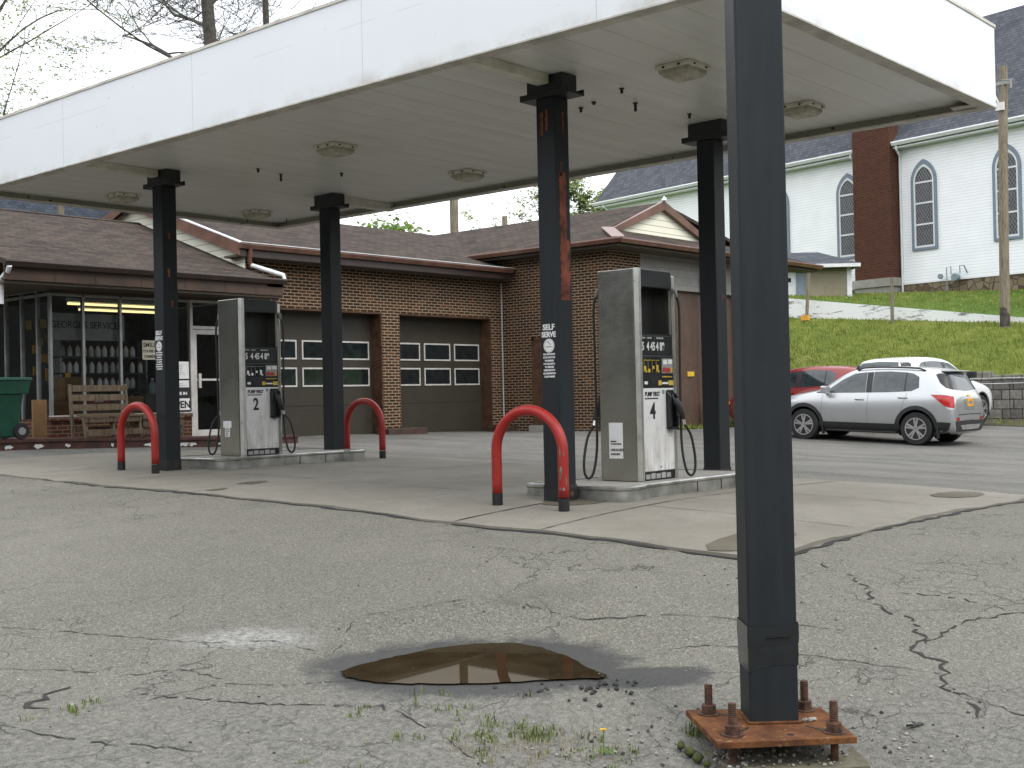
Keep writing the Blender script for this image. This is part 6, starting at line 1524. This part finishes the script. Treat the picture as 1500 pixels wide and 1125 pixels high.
# ------------------------------------------------------------------ trees and far things
def tree(name, label, base, h, r0, seed, levels=5, spread=.6, leaf=None, nleaf=6, lsize=.09, first=.35, lean=(0, 0), nb=3, droop=0.0, minr=.006):
    rnd = random.Random(seed); t = thing(name, label, 'tree', base)
    wood = MB(); tips = []
    def branch(p, d, L, r, lv):
        n = 5 if lv < 3 else 4; pts = [p]; rs = [r]; q = p.copy(); dd_ = d.copy()
        for k in range(n):
            jt = .025 if lv == 0 else .13; dd_ = (dd_ + Vector((rnd.gauss(0, jt), rnd.gauss(0, jt), rnd.gauss(.03 - droop * lv * .05, jt * .7)))).normalized(); q = q + dd_ * (L / n); pts.append(q.copy()); rs.append(max(minr * .6, r * (1 - .48 * (k + 1) / n)))
        wood.tube(pts, rs, max(3, 9 - 2 * lv), cap=False)
        if lv >= levels: tips.extend(pts[1:]); return
        if lv >= levels - 1: tips.extend(pts[2:])
        for k in range(nb + (1 if lv >= 2 else 0)):
            f = rnd.uniform(first if lv == 0 else .3, 1.0); i = min(n - 1, int(f * n)); pp = pts[i].lerp(pts[i + 1], f * n - i); az = rnd.uniform(0, 2 * PI); side = Vector((math.cos(az), math.sin(az), rnd.uniform(-.1, .55)))
            branch(pp, (dd_ * (1 - spread) + side * spread).normalized(), L * rnd.uniform(.5, .75) * (.6 if lv == 0 and L > 14 else 1), max(minr, rs[i] * (rnd.uniform(.22, .36) if lv == 0 else rnd.uniform(.42, .6))), lv + 1)
        branch(pts[-1], dd_, L * .62, max(minr, rs[-1] * .9), lv + 1)
    branch(Vector((0, 0, -.3)), Vector((lean[0], lean[1], 1)).normalized(), h, r0, 0)
    wood.build('trunk', 'bark', t, smooth=True)
    if leaf:
        V, Fc = [], []
        for p in tips:
            for k in range(nleaf):
                if rnd.random() < .25: continue
                c_ = p + Vector((rnd.gauss(0, .16), rnd.gauss(0, .16), rnd.gauss(0, .13))); a = Vector((rnd.gauss(0, 1), rnd.gauss(0, 1), rnd.gauss(0, .7))).normalized(); b = a.orthogonal().normalized(); s_ = lsize * rnd.uniform(.5, 1.2); i = len(V)
                V += [c_ - a * s_, c_ + b * s_ * .45, c_ + a * s_, c_ - b * s_ * .45]; Fc.append((i, i + 1, i + 2, i + 3))
        mb = MB(); mb.add(V, Fc); mb.build('crown', leaf, t)
    return t
tree('bare_tree', 'tall bare tree with forked trunk behind the canopy', (28.6, 39.6, .3), 19, .40, 5, 5, .66, 'leaf', 1, .05, .66, nb=4, minr=.012)
tree('bare_tree', 'slender bare tree just right of the forked bare tree', (30.0, 38.4, .3), 21, .2, 9, 4, .5, 'leaf', 1, .05, .75, nb=2, minr=.012)
tree('leafing_tree', 'leafing tree with drooping twigs at the upper left corner', (17.2, 38.0, .5), 8.5, .22, 14, 5, .66, 'leaf', 3, .075, .55, nb=3, droop=.5)
tree('leafing_tree', 'budding tree between the garage roof and the church', (63.6, 48.6, 2.6), 6.0, .22, 23, 5, .5, 'leaf', 6, .15, .35, nb=3)
tree('leafing_tree', 'thin budding tree left of the rusty column top beyond the garage roof', (61.4, 51.3, 2.6), 5.6, .16, 31, 4, .55, 'leaf', 4, .13, .35, nb=3)
def bush(label, c_, r, n, leaf='leaf_dark', ls=.16, seed=1):
    rnd = random.Random(seed); t = thing('bush', label, 'bush', c_); V, Fc = [], []
    cl = [Vector((rnd.gauss(0, .5), rnd.gauss(0, .5), rnd.uniform(.2, .9))) * r for _ in range(14)]
    for k in range(n):
        p = rnd.choice(cl) + Vector((rnd.gauss(0, .28), rnd.gauss(0, .28), rnd.gauss(0, .24))) * r; a = Vector((rnd.gauss(0, 1), rnd.gauss(0, 1), rnd.gauss(0, .7))).normalized(); b = a.orthogonal().normalized(); s_ = ls * rnd.uniform(.5, 1.2); i = len(V)
        V += [p - a * s_, p + b * s_ * .5, p + a * s_, p - b * s_ * .5]; Fc.append((i, i + 1, i + 2, i + 3))
    mb = MB(); mb.add(V, Fc); mb.build('foliage', leaf, t); mb = MB()
    for k in range(6): mb.tube([(0, 0, -8), (0, 0, -.5), cl[k]], [.12, .08, .02], 5)
    mb.build('stems', 'bark', t); return t
bush('bright green tree top showing over the shop roof ridge', (27.3, 47.3, 8.3), 1.6, 2600, seed=3)
bush('green tree top just above the garage roof ridge', (41.2, 43.6, 7.9), 1.5, 2200, seed=8)
hs = thing('far_house', 'dark blue roofed house behind the shop roof at the left', 'house', (19, 46, 0), math.radians(-20))
m = MB(); m.box((-7, 0, 0), (7.5, 7, 6.8)); m.build('wall', 'shopwall', hs)
m = MB(); m.prism([(-7.5, -.6, 6.6), (7.8, -.6, 6.6), (7.8, 3.5, 10.4), (-7.5, 3.5, 10.4)], (0, 0, .15)); m.prism([(-7.5, 7.6, 6.6), (-7.5, 3.5, 10.4), (7.8, 3.5, 10.4), (7.8, 7.6, 6.6)], (0, 0, .15)); m.build('roof', 'bluehouse', hs, uvaxis=2)
def far_pole(label, x, y, z0, z1, r, arm=None):
    t = thing('far_pole', label, 'utility pole', (x, y, z0)); m = MB(); m.tube([(0, 0, 0), (0, 0, z1 - z0)], [r * 1.2, r], 10); m.build('pole_shaft', 'pole', t, smooth='auto')
    if arm:
        m = MB(); m.box((-arm * .66 - .0, arm * .75 - .06, z1 - z0 - .95), (-arm * .66 + .1, arm * .75 + .06, z1 - z0 - .8)) if False else m.prism([(-arm * .66, arm * .75, z1 - z0 - .95), (arm * .66, -arm * .75, z1 - z0 - .95), (arm * .66, -arm * .75, z1 - z0 - .8), (-arm * .66, arm * .75, z1 - z0 - .8)], (.08, .08, 0)); m.build('crossarm', 'pole', t)
        for k in (-.9, 0, .9):
            m = MB(); m.tube([(k * arm * .66, -k * arm * .75, z1 - z0 - .8), (k * arm * .66, -k * arm * .75, z1 - z0 - .55)], .05, 6); m.build('insulator', 'key_grey', t)
    return t
far_pole('wooden pole rising behind the garage roof valley', 36.5, 34.9, 0, 12, .17)
far_pole('distant utility pole with a crossarm beyond the garage roof', 75, 66, 0, 15.6, .24, .85)
far_pole('thin pole in front of the dark blue roof at the left', 23, 42, 0, 9.2, .12)
# gooseneck lamp on the wing gable
gn = thing('gooseneck_lamp', 'white gooseneck lamp on the peak of the wing gable', 'lamp', (26.0, 17.5, 5.75)); gn.scale = (.55, .55, .55)
m = MB(); m.lathe([(.02, .22), (.05, .18), (.12, .06), (.14, .02), (.13, .0)], (-.12, -.15, .02), 'z', 14); m.build('lamp_shade', 'white_trim', gn, smooth='auto')
m = MB(); m.tube([(.02, -.12, .15), (.2, -.05, .2), (.35, .05, .12), (.38, .12, -.08), (.36, .2, -.3)], .02, 6); m.build('bracket', 'white_trim', gn)

# unseen dark hill added behind the viewer to darken reflections; street tree across the road
def added_hill():
    mb = MB(); n = 84; rows = 7; vs = []
    rnd = random.Random(4); bump_ = [rnd.uniform(.75, 1.25) for _ in range(n + 1)]
    for r in range(rows):
        for k in range(n + 1):
            an = math.radians(83 + 263 * k / n); d = 32 + 8 * r; h = -1.2 + (21 * bump_[k] * math.sin(PI * .5 * r / (rows - 1)) + rnd.uniform(-.6, .6) * (r > 0)) * (1 if r else 0); vs.append((d * math.cos(an) * (1.7 if math.cos(an) > 0 else 1), d * math.sin(an), h))
    mb.add(vs, [(r * (n + 1) + k, (r + 1) * (n + 1) + k, (r + 1) * (n + 1) + k + 1, r * (n + 1) + k + 1) for r in range(rows - 1) for k in range(n)]); return mb.build('hill', 'hill_dark', smooth=True)
MT['hill_dark'] = grass_mat('added_dark_hill', (.018, .021, .019), (.030, .034, .032), (.045, .046, .042), .5)
tag(added_hill(), kind='structure')
tree('street_tree', 'bare street tree across the road, mirrored in the shop windows', (27.5, -4.5, -.6), 5.0, .24, 44, 5, .6, None, 0, .05, .4, nb=3, minr=.014)
